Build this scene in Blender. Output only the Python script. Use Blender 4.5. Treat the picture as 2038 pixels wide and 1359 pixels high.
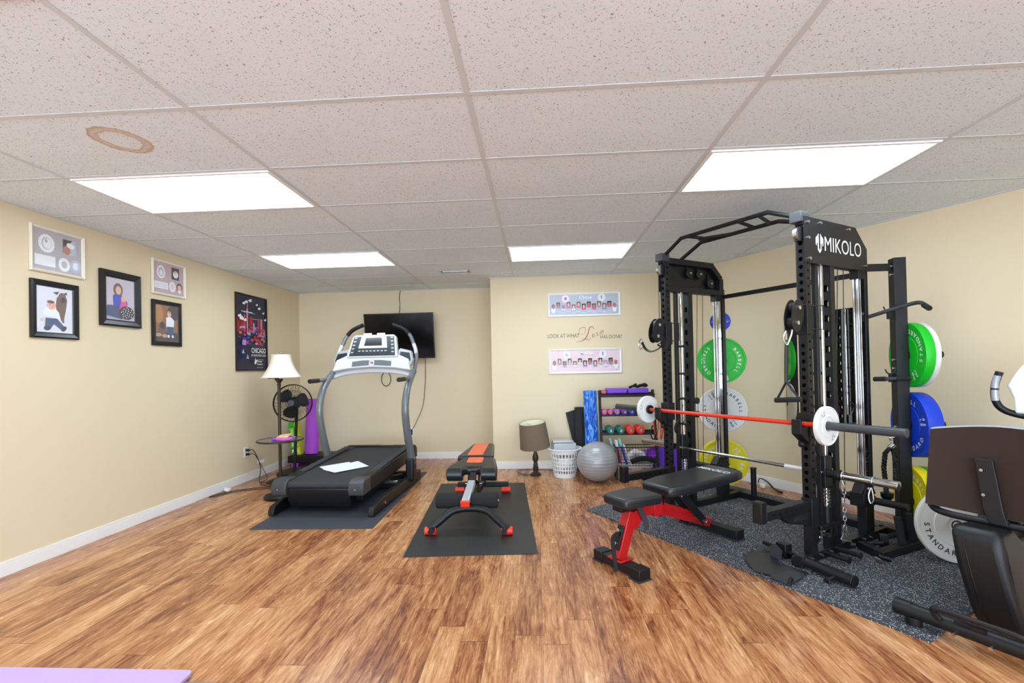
import bpy, bmesh, math, random
from mathutils import Vector, Matrix
random.seed(7)
PI = math.pi
SC = bpy.context.scene
for o in list(bpy.data.objects): bpy.data.objects.remove(o)
COL = SC.collection

# ------------------------------------------------------------------ camera
F, YAW, PITCH, ROLL, CY = 919.308, 0.0536737, 0.0107529, -0.0206104, 723.086
EYE = 1.265
def cam_matrix():
    cy_, sy_ = math.cos(YAW), math.sin(YAW); cp, sp = math.cos(PITCH), math.sin(PITCH); cr, sr = math.cos(ROLL), math.sin(ROLL)
    A = Matrix(((cy_, sy_, 0), (-sy_, cy_, 0), (0, 0, 1)))
    B = Matrix(((1, 0, 0), (0, cp, sp), (0, -sp, cp)))
    C = Matrix(((cr, 0, sr), (0, 1, 0), (-sr, 0, cr)))
    M = C @ B @ A
    right, fwd, up = M[0], M[1], M[2]
    return Matrix(((right[0], up[0], -fwd[0]), (right[1], up[1], -fwd[1]), (right[2], up[2], -fwd[2])))
cd = bpy.data.cameras.new('camera'); cam = bpy.data.objects.new('camera', cd); COL.objects.link(cam)
cd.sensor_fit = 'HORIZONTAL'; cd.sensor_width = 36; cd.lens = F / 2038 * 36
cd.shift_y = (CY - 679.5) / 2038; cd.clip_start = 0.05
cam.matrix_world = cam_matrix().to_4x4(); cam.location = (0, 0, EYE)
SC.camera = cam
# ------------------------------------------------------------------ view, world
SC.view_settings.view_transform = 'Standard'; SC.view_settings.look = 'None'
SC.view_settings.exposure = -0.08; SC.view_settings.gamma = 1; SC.view_settings.use_curve_mapping = False
W = bpy.data.worlds.new('world'); SC.world = W; W.use_nodes = True
W.node_tree.nodes['Background'].inputs[0].default_value = (0.8, 0.88, 1, 1)
W.node_tree.nodes['Background'].inputs[1].default_value = 0.6
PANEL_STRENGTH = 11.5     # light given by the fluorescent troffers
WINDOW_STRENGTH = 10.0    # daylight through the unseen window inferred in the wall behind the camera

# ------------------------------------------------------------------ colours and materials
def lin(h):
    h = h.lstrip('#'); r = []
    for i in (0, 2, 4):
        c = int(h[i:i+2], 16) / 255
        r.append(c / 12.92 if c <= .04045 else ((c + .055) / 1.055) ** 2.4)
    return (*r, 1)
MATS = {}
class NT:
    def __init__(s, name):
        s.m = bpy.data.materials.new(name); s.m.use_nodes = True; s.t = s.m.node_tree
        s.b = s.t.nodes['Principled BSDF']; s.out = s.t.nodes['Material Output']
        s.tc = s.t.nodes.new('ShaderNodeTexCoord')
    def n(s, typ, **kw):
        nd = s.t.nodes.new(typ)
        for k, v in kw.items():
            if k.startswith('i_'):
                key = k[2:]; key = int(key) if key.isdigit() else key.replace('_', ' ')
                if hasattr(v, 'is_output') or isinstance(v, bpy.types.NodeSocket): s.t.links.new(v, nd.inputs[key])
                else: nd.inputs[key].default_value = v
            else: setattr(nd, k, v)
        return nd
    def math(s, op, a, b=None, c=None):
        nd = s.t.nodes.new('ShaderNodeMath'); nd.operation = op
        for i, v in enumerate((a, b, c)):
            if v is None: continue
            if isinstance(v, bpy.types.NodeSocket): s.t.links.new(v, nd.inputs[i])
            else: nd.inputs[i].default_value = v
        return nd.outputs[0]
    def mix(s, f, a, b):
        nd = s.t.nodes.new('ShaderNodeMix'); nd.data_type = 'RGBA'
        for k, v in ((0, f), (6, a), (7, b)):
            if isinstance(v, bpy.types.NodeSocket): s.t.links.new(v, nd.inputs[k])
            else: nd.inputs[k].default_value = v
        return nd.outputs[2]
    def ramp(s, fac, stops, interp='LINEAR'):
        nd = s.t.nodes.new('ShaderNodeValToRGB'); nd.color_ramp.interpolation = interp
        e = nd.color_ramp.elements
        while len(e) < len(stops): e.new(0.5)
        for el, (p, c) in zip(e, stops): el.position = p; el.color = c if len(c) == 4 else (*c, 1)
        s.t.links.new(fac, nd.inputs[0]); return nd.outputs[0]
    def link(s, a, b): s.t.links.new(a, s.b.inputs[b] if isinstance(b, str) else b)
    def bump(s, h, strength=.2, dist=.002):
        nd = s.n('ShaderNodeBump', i_Strength=strength, i_Distance=dist, i_Height=h)
        s.link(nd.outputs[0], 'Normal')

def mat(name, col='#808080', rough=.5, metal=0., var=.06, scale=14., bump=0., bscale=300., spec=.5, trans=0., coat=0., alpha=1.):
    if name in MATS: return MATS[name]
    q = NT(name); c = lin(col)
    nz = q.n('ShaderNodeTexNoise', i_Vector=q.tc.outputs['Object'], i_Scale=scale, i_Detail=3.)
    a = tuple(min(1, x * (1 - var)) for x in c[:3]) + (1,); b = tuple(min(1, x * (1 + var)) for x in c[:3]) + (1,)
    q.link(q.mix(nz.outputs[0], a, b), 'Base Color')
    q.b.inputs['Roughness'].default_value = rough; q.b.inputs['Metallic'].default_value = metal
    q.b.inputs['Specular IOR Level'].default_value = spec
    q.b.inputs['Transmission Weight'].default_value = trans; q.b.inputs['Coat Weight'].default_value = coat
    q.b.inputs['Alpha'].default_value = alpha
    if bump:
        n2 = q.n('ShaderNodeTexNoise', i_Vector=q.tc.outputs['Object'], i_Scale=bscale, i_Detail=2.)
        q.bump(n2.outputs[0], bump)
    MATS[name] = q.m; return q.m
def emit(name, col, strength):
    q = NT(name); q.b.inputs['Base Color'].default_value = lin(col)
    nz = q.n('ShaderNodeTexNoise', i_Vector=q.tc.outputs['Object'], i_Scale=2.)
    c = lin(col); q.link(q.mix(nz.outputs[0], tuple(x*.97 for x in c[:3])+(1,), c), 'Emission Color')
    q.b.inputs['Emission Strength'].default_value = strength
    MATS[name] = q.m; return q.m

def floor_mat():
    q = NT('acacia_planks'); pos = q.n('ShaderNodeSeparateXYZ', i_Vector=q.tc.outputs['Object'])
    pw, pl = 0.127, 1.22
    xi = q.math('DIVIDE', pos.outputs[0], pw); ix = q.math('FLOOR', xi); fx = q.math('FRACT', xi)
    wn = q.n('ShaderNodeTexWhiteNoise', noise_dimensions='1D', i_W=ix)
    yi = q.math('ADD', q.math('DIVIDE', pos.outputs[1], pl), q.math('MULTIPLY', wn.outputs[0], 7.3)); iy = q.math('FLOOR', yi); fy = q.math('FRACT', yi)
    cv = q.n('ShaderNodeCombineXYZ', i_X=ix, i_Y=iy)
    w2 = q.n('ShaderNodeTexWhiteNoise', noise_dimensions='2D', i_Vector=cv.outputs[0])
    sep = q.n('ShaderNodeSeparateXYZ', i_Vector=w2.outputs[1])
    ox = q.math('MULTIPLY', sep.outputs[0], 37.); oy = q.math('MULTIPLY', sep.outputs[1], 53.)
    def vec(sx, sy):
        return q.n('ShaderNodeCombineXYZ', i_X=q.math('ADD', q.math('MULTIPLY', pos.outputs[0], sx), ox), i_Y=q.math('ADD', q.math('MULTIPLY', pos.outputs[1], sy), oy)).outputs[0]
    big = q.n('ShaderNodeTexNoise', i_Vector=vec(9, 1.5), i_Scale=1., i_Detail=4., i_Roughness=.6, i_Distortion=1.4)
    fine = q.n('ShaderNodeTexNoise', i_Vector=vec(95, 4.2), i_Scale=1., i_Detail=4., i_Roughness=.7, i_Distortion=.5)
    fig = q.n('ShaderNodeTexNoise', i_Vector=vec(24, 4.5), i_Scale=1., i_Detail=6., i_Roughness=.68, i_Distortion=2.2)
    m1 = q.math('ADD', q.math('MULTIPLY', big.outputs[0], .42), q.math('MULTIPLY', fine.outputs[0], .34))
    m1 = q.math('ADD', m1, q.math('MULTIPLY', fig.outputs[0], .34))
    m1 = q.math('ADD', m1, q.math('MULTIPLY', q.math('SUBTRACT', sep.outputs[2], .5), .09))
    c = q.ramp(m1, [(.36, lin('#4a2613')), (.45, lin('#7f472a')), (.53, lin('#ab7046')), (.61, lin('#c88f60')), (.72, lin('#e0b384'))])
    e1_ = q.math('MINIMUM', fx, q.math('SUBTRACT', 1., fx)); e1_ = q.math('LESS_THAN', e1_, .010)
    e2_ = q.math('MINIMUM', fy, q.math('SUBTRACT', 1., fy)); e2_ = q.math('LESS_THAN', e2_, .0013)
    edge = q.math('MAXIMUM', q.math('MULTIPLY', e1_, .38), q.math('MULTIPLY', e2_, .8))
    q.link(q.mix(edge, c, lin('#3a2213')), 'Base Color')
    r = q.math('ADD', .17, q.math('MULTIPLY', fig.outputs[0], .16)); q.link(r, 'Roughness')
    q.b.inputs['Specular IOR Level'].default_value = .5
    h = q.math('SUBTRACT', q.math('MULTIPLY', fine.outputs[0], .5), edge); q.bump(h, .10, .0015)
    return q.m
def ceiling_mat():
    q = NT('acoustic_tile'); v = q.tc.outputs['Object']
    n1 = q.n('ShaderNodeTexNoise', i_Vector=v, i_Scale=125., i_Detail=2., i_Roughness=.5, i_Distortion=.8)
    n2 = q.n('ShaderNodeTexNoise', i_Vector=v, i_Scale=260., i_Detail=1.)
    n3 = q.n('ShaderNodeTexNoise', i_Vector=v, i_Scale=3., i_Detail=2.)
    spots = q.ramp(n1.outputs[0], [(.635, (0, 0, 0)), (.68, (1, 1, 1))]); pin = q.ramp(n2.outputs[0], [(.70, (0, 0, 0)), (.74, (1, 1, 1))])
    sp = q.math('MAXIMUM', q.math('MULTIPLY', spots, .72), q.math('MULTIPLY', pin, .5))
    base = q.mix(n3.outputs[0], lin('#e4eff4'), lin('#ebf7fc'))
    # the old ring-shaped water stain
    pos = q.n('ShaderNodeSeparateXYZ', i_Vector=v)
    dx = q.math('DIVIDE', q.math('ADD', pos.outputs[0], 2.012), .125); dy = q.math('DIVIDE', q.math('SUBTRACT', pos.outputs[1], 2.150), .135)
    nd = q.n('ShaderNodeTexNoise', i_Vector=v, i_Scale=18., i_Detail=3.)
    rr = q.math('ADD', q.math('SQRT', q.math('ADD', q.math('MULTIPLY', dx, dx), q.math('MULTIPLY', dy, dy))), q.math('MULTIPLY', q.math('SUBTRACT', nd.outputs[0], .5), .35))
    ring = q.ramp(rr, [(0.0, (.03, .03, .03)), (.60, (.12, .12, .12)), (.66, (.75, .75, .75)), (.78, (.42, .42, .42)), (.93, (.85, .85, .85)), (1.0, (0, 0, 0))])
    base = q.mix(q.math('MULTIPLY', ring, .9), base, lin('#c0925a'))
    q.link(q.mix(sp, base, lin('#5f5243')), 'Base Color')
    q.b.inputs['Roughness'].default_value = .95; q.b.inputs['Specular IOR Level'].default_value = .1
    h = q.math('SUBTRACT', q.math('MULTIPLY', n2.outputs[0], .4), sp); q.bump(h, .35, .002)
    return q.m
def fleck_mat():
    q = NT('flecked_rubber'); v = q.tc.outputs['Object']
    vo = q.n('ShaderNodeTexVoronoi', i_Vector=v, i_Scale=200.)
    vo2 = q.n('ShaderNodeTexVoronoi', i_Vector=v, i_Scale=130.)
    a = q.n('ShaderNodeSeparateColor', i_Color=vo.outputs['Color']); b = q.n('ShaderNodeSeparateColor', i_Color=vo2.outputs['Color'])
    f1 = q.math('MULTIPLY', q.math('GREATER_THAN', a.outputs[0], .82), q.math('LESS_THAN', vo.outputs['Distance'], .55))
    f2 = q.math('MULTIPLY', q.math('GREATER_THAN', b.outputs[0], .90), q.math('LESS_THAN', vo2.outputs['Distance'], .42))
    f = q.math('MAXIMUM', f1, f2)
    nz = q.n('ShaderNodeTexNoise', i_Vector=v, i_Scale=60., i_Detail=4.)
    base = q.mix(nz.outputs[0], lin('#22252b'), lin('#484c54'))
    fl = q.mix(a.outputs[1], lin('#8f959b'), lin('#d2d0ca'))
    q.link(q.mix(f, base, fl), 'Base Color'); q.b.inputs['Roughness'].default_value = .8
    q.bump(nz.outputs[0], .3, .002); return q.m
def marble_mat():
    q = NT('blue_marbled_foam'); v = q.n('ShaderNodeMapping', i_Vector=q.tc.outputs['Object'], i_Scale=(26, 26, 6)).outputs[0]
    n = q.n('ShaderNodeTexNoise', i_Vector=v, i_Scale=1.3, i_Detail=3., i_Distortion=1.6)
    q.link(q.ramp(n.outputs[0], [(.38, lin('#0b3f9e')), (.48, lin('#1a66d6')), (.55, lin('#2e86ee')), (.60, lin('#9fd0fb')), (.64, lin('#2f80e6'))]), 'Base Color')
    q.b.inputs['Roughness'].default_value = .6; return q.m
def mirror_mat():
    q = NT('mirror_silver'); nz = q.n('ShaderNodeTexNoise', i_Vector=q.tc.outputs['Object'], i_Scale=3.)
    q.link(q.mix(nz.outputs[0], (.86, .88, .88, 1), (.9, .91, .91, 1)), 'Base Color')
    q.b.inputs['Metallic'].default_value = 1; q.b.inputs['Roughness'].default_value = .01; return q.m

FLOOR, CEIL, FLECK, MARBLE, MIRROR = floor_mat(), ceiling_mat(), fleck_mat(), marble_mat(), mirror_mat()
PAINT = mat('beige_wall_paint', '#e5d5b4', .75, var=.015, scale=1.2, bump=.04, bscale=220, spec=.25)
WHITE = mat('white_trim_paint', '#f3f1ee', .4, var=.02)
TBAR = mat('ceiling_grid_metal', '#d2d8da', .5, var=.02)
PANEL = emit('troffer_diffuser', '#e0f3ff', PANEL_STRENGTH)
DAY = emit('daylit_window_pane', '#d9eaff', WINDOW_STRENGTH)
BLK = mat('black_powder_coat', '#121316', .45, spec=.4, var=.12, bump=.05, bscale=900)
BLK2 = mat('black_plastic', '#101113', .45, spec=.4, var=.1)
GLOSSB = mat('glossy_black', '#08090a', .12, var=.05)
VINYL = mat('black_vinyl', '#1d2024', .33, var=.1, bump=.08, bscale=500)
RUBB = mat('black_rubber', '#202123', .75, var=.15, bump=.15, bscale=600)
FOAM = mat('black_foam', '#1a1a1c', .9, var=.1, bump=.2, bscale=500)
DGREY = mat('dark_grey_plastic', '#3a3c40', .45, var=.08)
GREYP = mat('graphite_paint', '#7a7f83', .35, metal=.35, var=.05)
SILV = mat('silver_paint', '#a9adb2', .35, metal=.3, var=.05)
LSILV = mat('light_silver_plastic', '#cfd2d5', .35, var=.04)
CHROME = mat('chrome', '#c3c5c8', .06, metal=1, var=.03)
STEEL = mat('steel_bolt', '#cfd0d2', .25, metal=1, var=.05)
RED = mat('red_powder_coat', '#b3161a', .35, var=.08)
REDBAR = mat('red_bar_coating', '#d8381f', .3, var=.06)
ORANGE = mat('orange_vinyl', '#f0714a', .45, var=.05)
ORED = mat('orange_red_plastic', '#ee3c22', .4, var=.05)
BUMPG = mat('green_bumper_rubber', '#08c022', .5, var=.06)
BUMPB = mat('blue_bumper_rubber', '#063fd0', .5, var=.06)
BUMPY = mat('yellow_bumper_rubber', '#f0e000', .5, var=.05)
BUMPW = mat('white_bumper_rubber', '#e4e3dd', .5, var=.03)
LETW = mat('white_lettering', '#f2f2ee', .5, var=.02)
LETK = mat('black_lettering', '#1c1d1f', .5, var=.02)
PURPLE = mat('purple_plastic', '#7a3fd0', .4, var=.06)
VIOLET = mat('violet_foam', '#b34fd8', .7, var=.06, bump=.25, bscale=250)
LAV = mat('lavender_mat', '#c3a5d8', .75, var=.04, bump=.1, bscale=400)
BRONZE = mat('dark_bronze_metal', '#3c332c', .45, metal=.4, var=.1)
SHADEW = mat('ivory_fabric', '#f6efe2', .85, var=.03, bump=.1, bscale=700)
SHADEB = mat('taupe_fabric', '#776453', .9, var=.08, bump=.2, bscale=600)
SHADEIN = mat('cream_lining', '#e9e3c6', .85, var=.03)
PAPER = mat('white_paper', '#eceef0', .7, var=.03)
CLEARP = mat('translucent_plastic', '#dfe3e6', .3, var=.03, trans=.35)
WPLAST = mat('white_plastic', '#eef0ef', .4, var=.03)
TREADB = mat('treadmill_belt', '#2b2d30', .7, var=.12, bump=.3, bscale=700)
MATG = mat('textured_grey_vinyl', '#393e46', .6, var=.35, scale=130, bump=.8, bscale=150)
MATB = mat('black_vinyl_mat', '#25282a', .5, var=.2, scale=5, bump=.3, bscale=200)
BROWN = mat('brown_seat_back', '#2f1f17', .65, var=.08, spec=.25)
SBALL = mat('silver_ball_vinyl', '#a3a3a6', .28, metal=.15, var=.04)
CORD = mat('black_cord', '#151515', .5)

# ------------------------------------------------------------------ frames: W = room axes, AB = axes along and into the right-hand wall
ANG = {'W': 0.0, 'AB': math.atan2(-.8550, .5187)}
def to_world(fr, p):
    a = ANG[fr]; return Vector((p[0]*math.cos(a) - p[1]*math.sin(a), p[0]*math.sin(a) + p[1]*math.cos(a), p[2]))

# ------------------------------------------------------------------ mesh builder
class MB:
    def __init__(s): s.v = []; s.f = []; s.mi = []; s.ms = []; s.M = Matrix.Identity(4); s.layer = 0
    def m_(s, m):
        if m not in s.ms: s.ms.append(m)
        return s.ms.index(m)
    def add(s, vs, fs, m):
        b = len(s.v); k = s.m_(m)
        for p in vs: s.v.append(s.M @ Vector(p))
        for f in fs: s.f.append([b + i for i in f]); s.mi.append(k)
        return s
    def box(s, x0, x1, y0, y1, z0, z1, m):
        vs = [(x, y, z) for z in (z0, z1) for y in (y0, y1) for x in (x0, x1)]
        return s.add(vs, [(0, 2, 3, 1), (4, 5, 7, 6), (0, 1, 5, 4), (2, 6, 7, 3), (0, 4, 6, 2), (1, 3, 7, 5)], m)
    def cbox(s, c, d, m, rz=0., rx=0., ry=0.):
        old = s.M; s.M = s.M @ Matrix.Translation(c) @ Matrix.Rotation(rz, 4, 'Z') @ Matrix.Rotation(ry, 4, 'Y') @ Matrix.Rotation(rx, 4, 'X')
        s.box(-d[0]/2, d[0]/2, -d[1]/2, d[1]/2, -d[2]/2, d[2]/2, m); s.M = old; return s
    def beam(s, p, q, w, h, m, up=(0, 0, 1)):
        p, q = Vector(p), Vector(q); d = (q - p); L = d.length; d.normalize(); up = Vector(up)
        x = d.cross(up)
        if x.length < 1e-4: x = Vector((1, 0, 0))
        x.normalize(); u = x.cross(d)
        vs = [c + x*a*w/2 + u*b*h/2 for c in (p, q) for a, b in ((-1, -1), (1, -1), (1, 1), (-1, 1))]
        return s.add(vs, [(0, 1, 2, 3), (7, 6, 5, 4), (0, 4, 5, 1), (1, 5, 6, 2), (2, 6, 7, 3), (3, 7, 4, 0)], m)
    def cyl(s, p, q, r, m, r2=None, n=20, caps=True):
        p, q = Vector(p), Vector(q); r2 = r if r2 is None else r2; d = (q - p).normalized()
        x = d.orthogonal().normalized(); y = d.cross(x)
        vs = []
        for c, rr in ((p, r), (q, r2)):
            for i in range(n):
                t = 2*PI*i/n; vs.append(c + (x*math.cos(t) + y*math.sin(t))*rr)
        fs = [(i, (i+1) % n, n + (i+1) % n, n + i) for i in range(n)]
        if caps: fs += [tuple(reversed(range(n))), tuple(range(n, 2*n))]
        return s.add(vs, fs, m)
    def tube(s, pts, r, m, n=12, sub=6, smooth=True, closed=False, flat=1.):
        P = [Vector(p) for p in pts]
        if smooth and len(P) > 2:
            Q = []; N = len(P); rng = range(N if closed else N-1)
            for i in rng:
                if closed: a, b, c, d = P[(i-1) % N], P[i], P[(i+1) % N], P[(i+2) % N]
                else: a, b, c, d = P[max(i-1, 0)], P[i], P[i+1], P[min(i+2, N-1)]
                for k in range(sub):
                    t = k/sub; Q.append(.5*((2*b) + (c-a)*t + (2*a-5*b+4*c-d)*t*t + (3*b-a-3*c+d)*t**3))
            if not closed: Q.append(P[-1])
            P = Q
        N = len(P); rr = r if callable(r) else (lambda t: r)
        T = []
        for i in range(N):
            if closed: T.append((P[(i+1) % N] - P[(i-1) % N]).normalized())
            else: T.append((P[min(i+1, N-1)] - P[max(i-1, 0)]).normalized())
        x = T[0].orthogonal().normalized(); vs = []
        for i in range(N):
            x = (x - T[i]*x.dot(T[i])).normalized(); y = T[i].cross(x); R = rr(i/max(1, N-1))
            for k in range(n):
                t = 2*PI*k/n; vs.append(P[i] + x*math.cos(t)*R + y*math.sin(t)*R*flat)
        fs = []
        for i in range(N if closed else N-1):
            j = (i+1) % N
            for k in range(n): fs.append((i*n+k, i*n+(k+1) % n, j*n+(k+1) % n, j*n+k))
        if not closed: fs += [tuple(reversed(range(n))), tuple(range((N-1)*n, N*n))]
        return s.add(vs, fs, m)
    def lathe(s, prof, m, c=(0, 0, 0), axis=(0, 0, 1), n=40, closed=False):
        # prof: (radius, height) pairs, optionally a third item = material from this point on
        ax = Vector(axis).normalized(); x = ax.orthogonal().normalized(); y = ax.cross(x); c = Vector(c)
        vs = []
        for pr in prof:
            for i in range(n):
                t = 2*PI*i/n; vs.append(c + ax*pr[1] + (x*math.cos(t) + y*math.sin(t))*pr[0])
        b = len(s.v)
        for p in vs: s.v.append(s.M @ p)
        cur = m; K = len(prof)
        for j in range(K if closed else K-1):
            if len(prof[j]) > 2: cur = prof[j][2]
            k = s.m_(cur); j2 = (j+1) % K
            for i in range(n):
                s.f.append([b+j*n+i, b+j*n+(i+1) % n, b+j2*n+(i+1) % n, b+j2*n+i]); s.mi.append(k)
        return s
    def prism(s, poly, m, o=(0, 0, 0), u=(1, 0, 0), v=(0, 1, 0), h=.01, m_side=None):
        o, u, v = Vector(o), Vector(u), Vector(v); w = u.cross(v).normalized(); n = len(poly)
        area = sum(poly[i][0]*poly[(i+1) % n][1] - poly[(i+1) % n][0]*poly[i][1] for i in range(n))
        if area < 0: poly = list(reversed(poly))
        vs = [o + u*p[0] + v*p[1] for p in poly] + [o + u*p[0] + v*p[1] + w*h for p in poly]
        s.add(vs, [tuple(reversed(range(n))), tuple(range(n, 2*n))], m)
        b = len(s.v) - 2*n; k = s.m_(m_side or m)
        for i in range(n): s.f.append([b+i, b+(i+1) % n, b+n+(i+1) % n, b+n+i]); s.mi.append(k)
        return s
    def ball(s, c, r, m, n=24, sc=(1, 1, 1)):
        c = Vector(c); vs = [c + Vector((0, 0, -r*sc[2]))]; k = n//2
        for j in range(1, k):
            a = -PI/2 + PI*j/k
            for i in range(n): t = 2*PI*i/n; vs.append(c + Vector((math.cos(a)*math.cos(t)*r*sc[0], math.cos(a)*math.sin(t)*r*sc[1], math.sin(a)*r*sc[2])))
        vs.append(c + Vector((0, 0, r*sc[2]))); fs = [(0, 1+(i+1) % n, 1+i) for i in range(n)]
        for j in range(k-2):
            for i in range(n): fs.append((1+j*n+i, 1+j*n+(i+1) % n, 1+(j+1)*n+(i+1) % n, 1+(j+1)*n+i))
        L = len(vs)-1; fs += [(1+(k-2)*n+i, 1+(k-2)*n+(i+1) % n, L) for i in range(n)]
        return s.add(vs, fs, m)
    def flat(s, pts, m, lift=None):
        # art layer: pts are in the art frame set by art(); each call sits a hair higher
        s.layer += 1; z = s.layer*.00025
        n = len(pts); A = sum(pts[i][0]*pts[(i+1) % n][1] - pts[(i+1) % n][0]*pts[i][1] for i in range(n))
        if A < 0: pts = list(reversed(pts))
        vs = [s.ao + s.au*p[0] + s.av*p[1] + s.an*z for p in pts]
        return s.add(vs, [tuple(range(n))], m)
    def art(s, o, u, v):
        s.ao, s.au, s.av = Vector(o), Vector(u), Vector(v); s.an = s.au.cross(s.av).normalized(); s.layer = 0; return s
    def rect(s, x0, y0, x1, y1, m): return s.flat([(x0, y0), (x1, y0), (x1, y1), (x0, y1)], m)
    def ell(s, cx, cy, rx, ry, m, rot=0., n=18, wob=0.):
        pts = []
        for i in range(n):
            t = 2*PI*i/n; q = 1 + (wob if i % 2 else 0); a, b = rx*math.cos(t)*q, ry*math.sin(t)*q
            pts.append((cx + a*math.cos(rot) - b*math.sin(rot), cy + a*math.sin(rot) + b*math.cos(rot)))
        return s.flat(pts, m)
    def mesh(s, name):
        me = bpy.data.meshes.new(name); me.from_pydata([tuple(p) for p in s.v], [], s.f)
        for m in s.ms: me.materials.append(m)
        me.polygons.foreach_set('material_index', s.mi); me.update(); return me

def holed_tube(mb, cx, cy, w, d, z0, z1, m, front=None, side=None, shape='round'):
    """square tube with a row of real holes; front/side = (list of z, radius)"""
    def strip(o, u, width, spec, nrm_in):
        o, u = Vector(o), Vector(u); up = Vector((0, 0, 1))
        def P(a, z): return o + u*a + up*(z - z0)
        if not spec:
            mb.add([P(0, z0), P(width, z0), P(width, z1), P(0, z1)], [(0, 1, 2, 3)], m); return
        zs, r = spec; cur = z0; n = 12; cell = r*1.7 if shape == 'round' else r*2.2
        for z in sorted(zs):
            if z - cell < cur or z + cell > z1: continue
            if z - cell > cur: mb.add([P(0, cur), P(width, cur), P(width, z-cell), P(0, z-cell)], [(0, 1, 2, 3)], m)
            outer, inner, deep = [], [], []
            for i in range(n):
                t = 2*PI*i/n + PI/n; c_, s_ = math.cos(t), math.sin(t)
                k = min(width/2/abs(c_) if abs(c_) > 1e-6 else 9, cell/abs(s_) if abs(s_) > 1e-6 else 9)
                outer.append((c_*k, s_*k))
                if shape == 'round' or s_ > 0: inner.append((c_*r, s_*r + (0 if shape == 'round' else r*.5)))
                else:
                    k2 = min(r/abs(c_), r*1.5/abs(s_)); inner.append((c_*k2, s_*k2 + (r*.5 if s_ > -.3 else 0)))
            # pull nearest outer points to the corners
            cor = [(width/2, cell), (-width/2, cell), (-width/2, -cell), (width/2, -cell)]
            for cc in cor:
                j = min(range(n), key=lambda q: (outer[q][0]-cc[0])**2 + (outer[q][1]-cc[1])**2); outer[j] = cc
            vs = [P(width/2 + a, z + b) for a, b in outer] + [P(width/2 + a, z + b) for a, b in inner] + [P(width/2 + a, z + b) + Vector(nrm_in)*.004 for a, b in inner]
            fs = []
            for i in range(n):
                j = (i+1) % n; fs.append((i, j, n+j, n+i)); fs.append((n+i, n+j, 2*n+j, 2*n+i))
            mb.add(vs, fs, m); cur = z + cell
        mb.add([P(0, cur), P(width, cur), P(width, z1), P(0, z1)], [(0, 1, 2, 3)], m)
    x0, x1, y0, y1 = cx-w/2, cx+w/2, cy-d/2, cy+d/2
    strip((x0, y0, z0), (1, 0, 0), w, front, (0, 1, 0)); strip((x1, y1, z0), (-1, 0, 0), w, front, (0, -1, 0))
    strip((x1, y0, z0), (0, 1, 0), d, side, (-1, 0, 0)); strip((x0, y1, z0), (0, -1, 0), d, side, (1, 0, 0))
    mb.box(x0, x1, y0, y1, z1-.002, z1, m)

# ------------------------------------------------------------------ objects
class T:  # a thing: frame + origin
    def __init__(s, o, fr, O): s.o = o; s.fr = fr; s.O = Vector(O)
def props(o, label, cat, group=None):
    o['label'] = label; o['category'] = cat
    if group: o['group'] = group
def _finish(o, mb, O, bevel, seg, smooth):
    bm = bmesh.new(); bm.from_mesh(o.data); bmesh.ops.translate(bm, vec=-Vector(O), verts=bm.verts)
    if bevel or smooth == 'weld': bmesh.ops.remove_doubles(bm, verts=bm.verts, dist=1e-5)
    bm.to_mesh(o.data); bm.free()
    if smooth:
        o.data.polygons.foreach_set('use_smooth', [True]*len(o.data.polygons)); o.data.set_sharp_from_angle(angle=math.radians(38))
    if bevel:
        b = o.modifiers.new('bevel', 'BEVEL'); b.width = bevel; b.segments = seg; b.limit_method = 'ANGLE'; b.angle_limit = math.radians(50)
def thing(name, label, cat, O, fr='W', group=None):
    o = bpy.data.objects.new(name, None); COL.objects.link(o); o.empty_display_size = .1
    o.location = to_world(fr, O); o.rotation_euler = (0, 0, ANG[fr]); props(o, label, cat, group)
    return T(o, fr, O)
def part(t, name, mb, bevel=0, seg=2, smooth=True, label=None, parent=None, kind=None):
    o = bpy.data.objects.new(name, mb.mesh(name)); COL.objects.link(o); o.parent = parent or t.o
    _finish(o, mb, t.O, bevel, seg, smooth)
    if label: o['label'] = label
    if kind: o['kind'] = kind
    return o
def solo(name, mb, label, cat, O, fr='W', group=None, bevel=0, seg=2, smooth=True, kind=None):
    o = bpy.data.objects.new(name, mb.mesh(name)); COL.objects.link(o)
    _finish(o, mb, O, bevel, seg, smooth); o.location = to_world(fr, O); o.rotation_euler = (0, 0, ANG[fr])
    if kind: o['kind'] = kind
    else: props(o, label, cat, group)
    return o
def struct(name, mb, bevel=0, parent=None, fr='W', smooth=False):
    o = bpy.data.objects.new(name, mb.mesh(name)); COL.objects.link(o)
    _finish(o, mb, (0, 0, 0), bevel, 2, smooth)
    if parent: o.parent = parent
    else: o.rotation_euler = (0, 0, ANG[fr]); o['kind'] = 'structure'
    return o
def dup(root, loc, label, rz=None, group=None):
    r = root.copy(); COL.objects.link(r); r.location = loc; r['label'] = label
    if rz is not None: r.rotation_euler = (0, 0, rz)
    if group: r['group'] = group
    for ch in list(root.children):
        c = ch.copy(); COL.objects.link(c); c.parent = r
        for g in ch.children:
            d = g.copy(); COL.objects.link(d); d.parent = c
    return r

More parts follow.
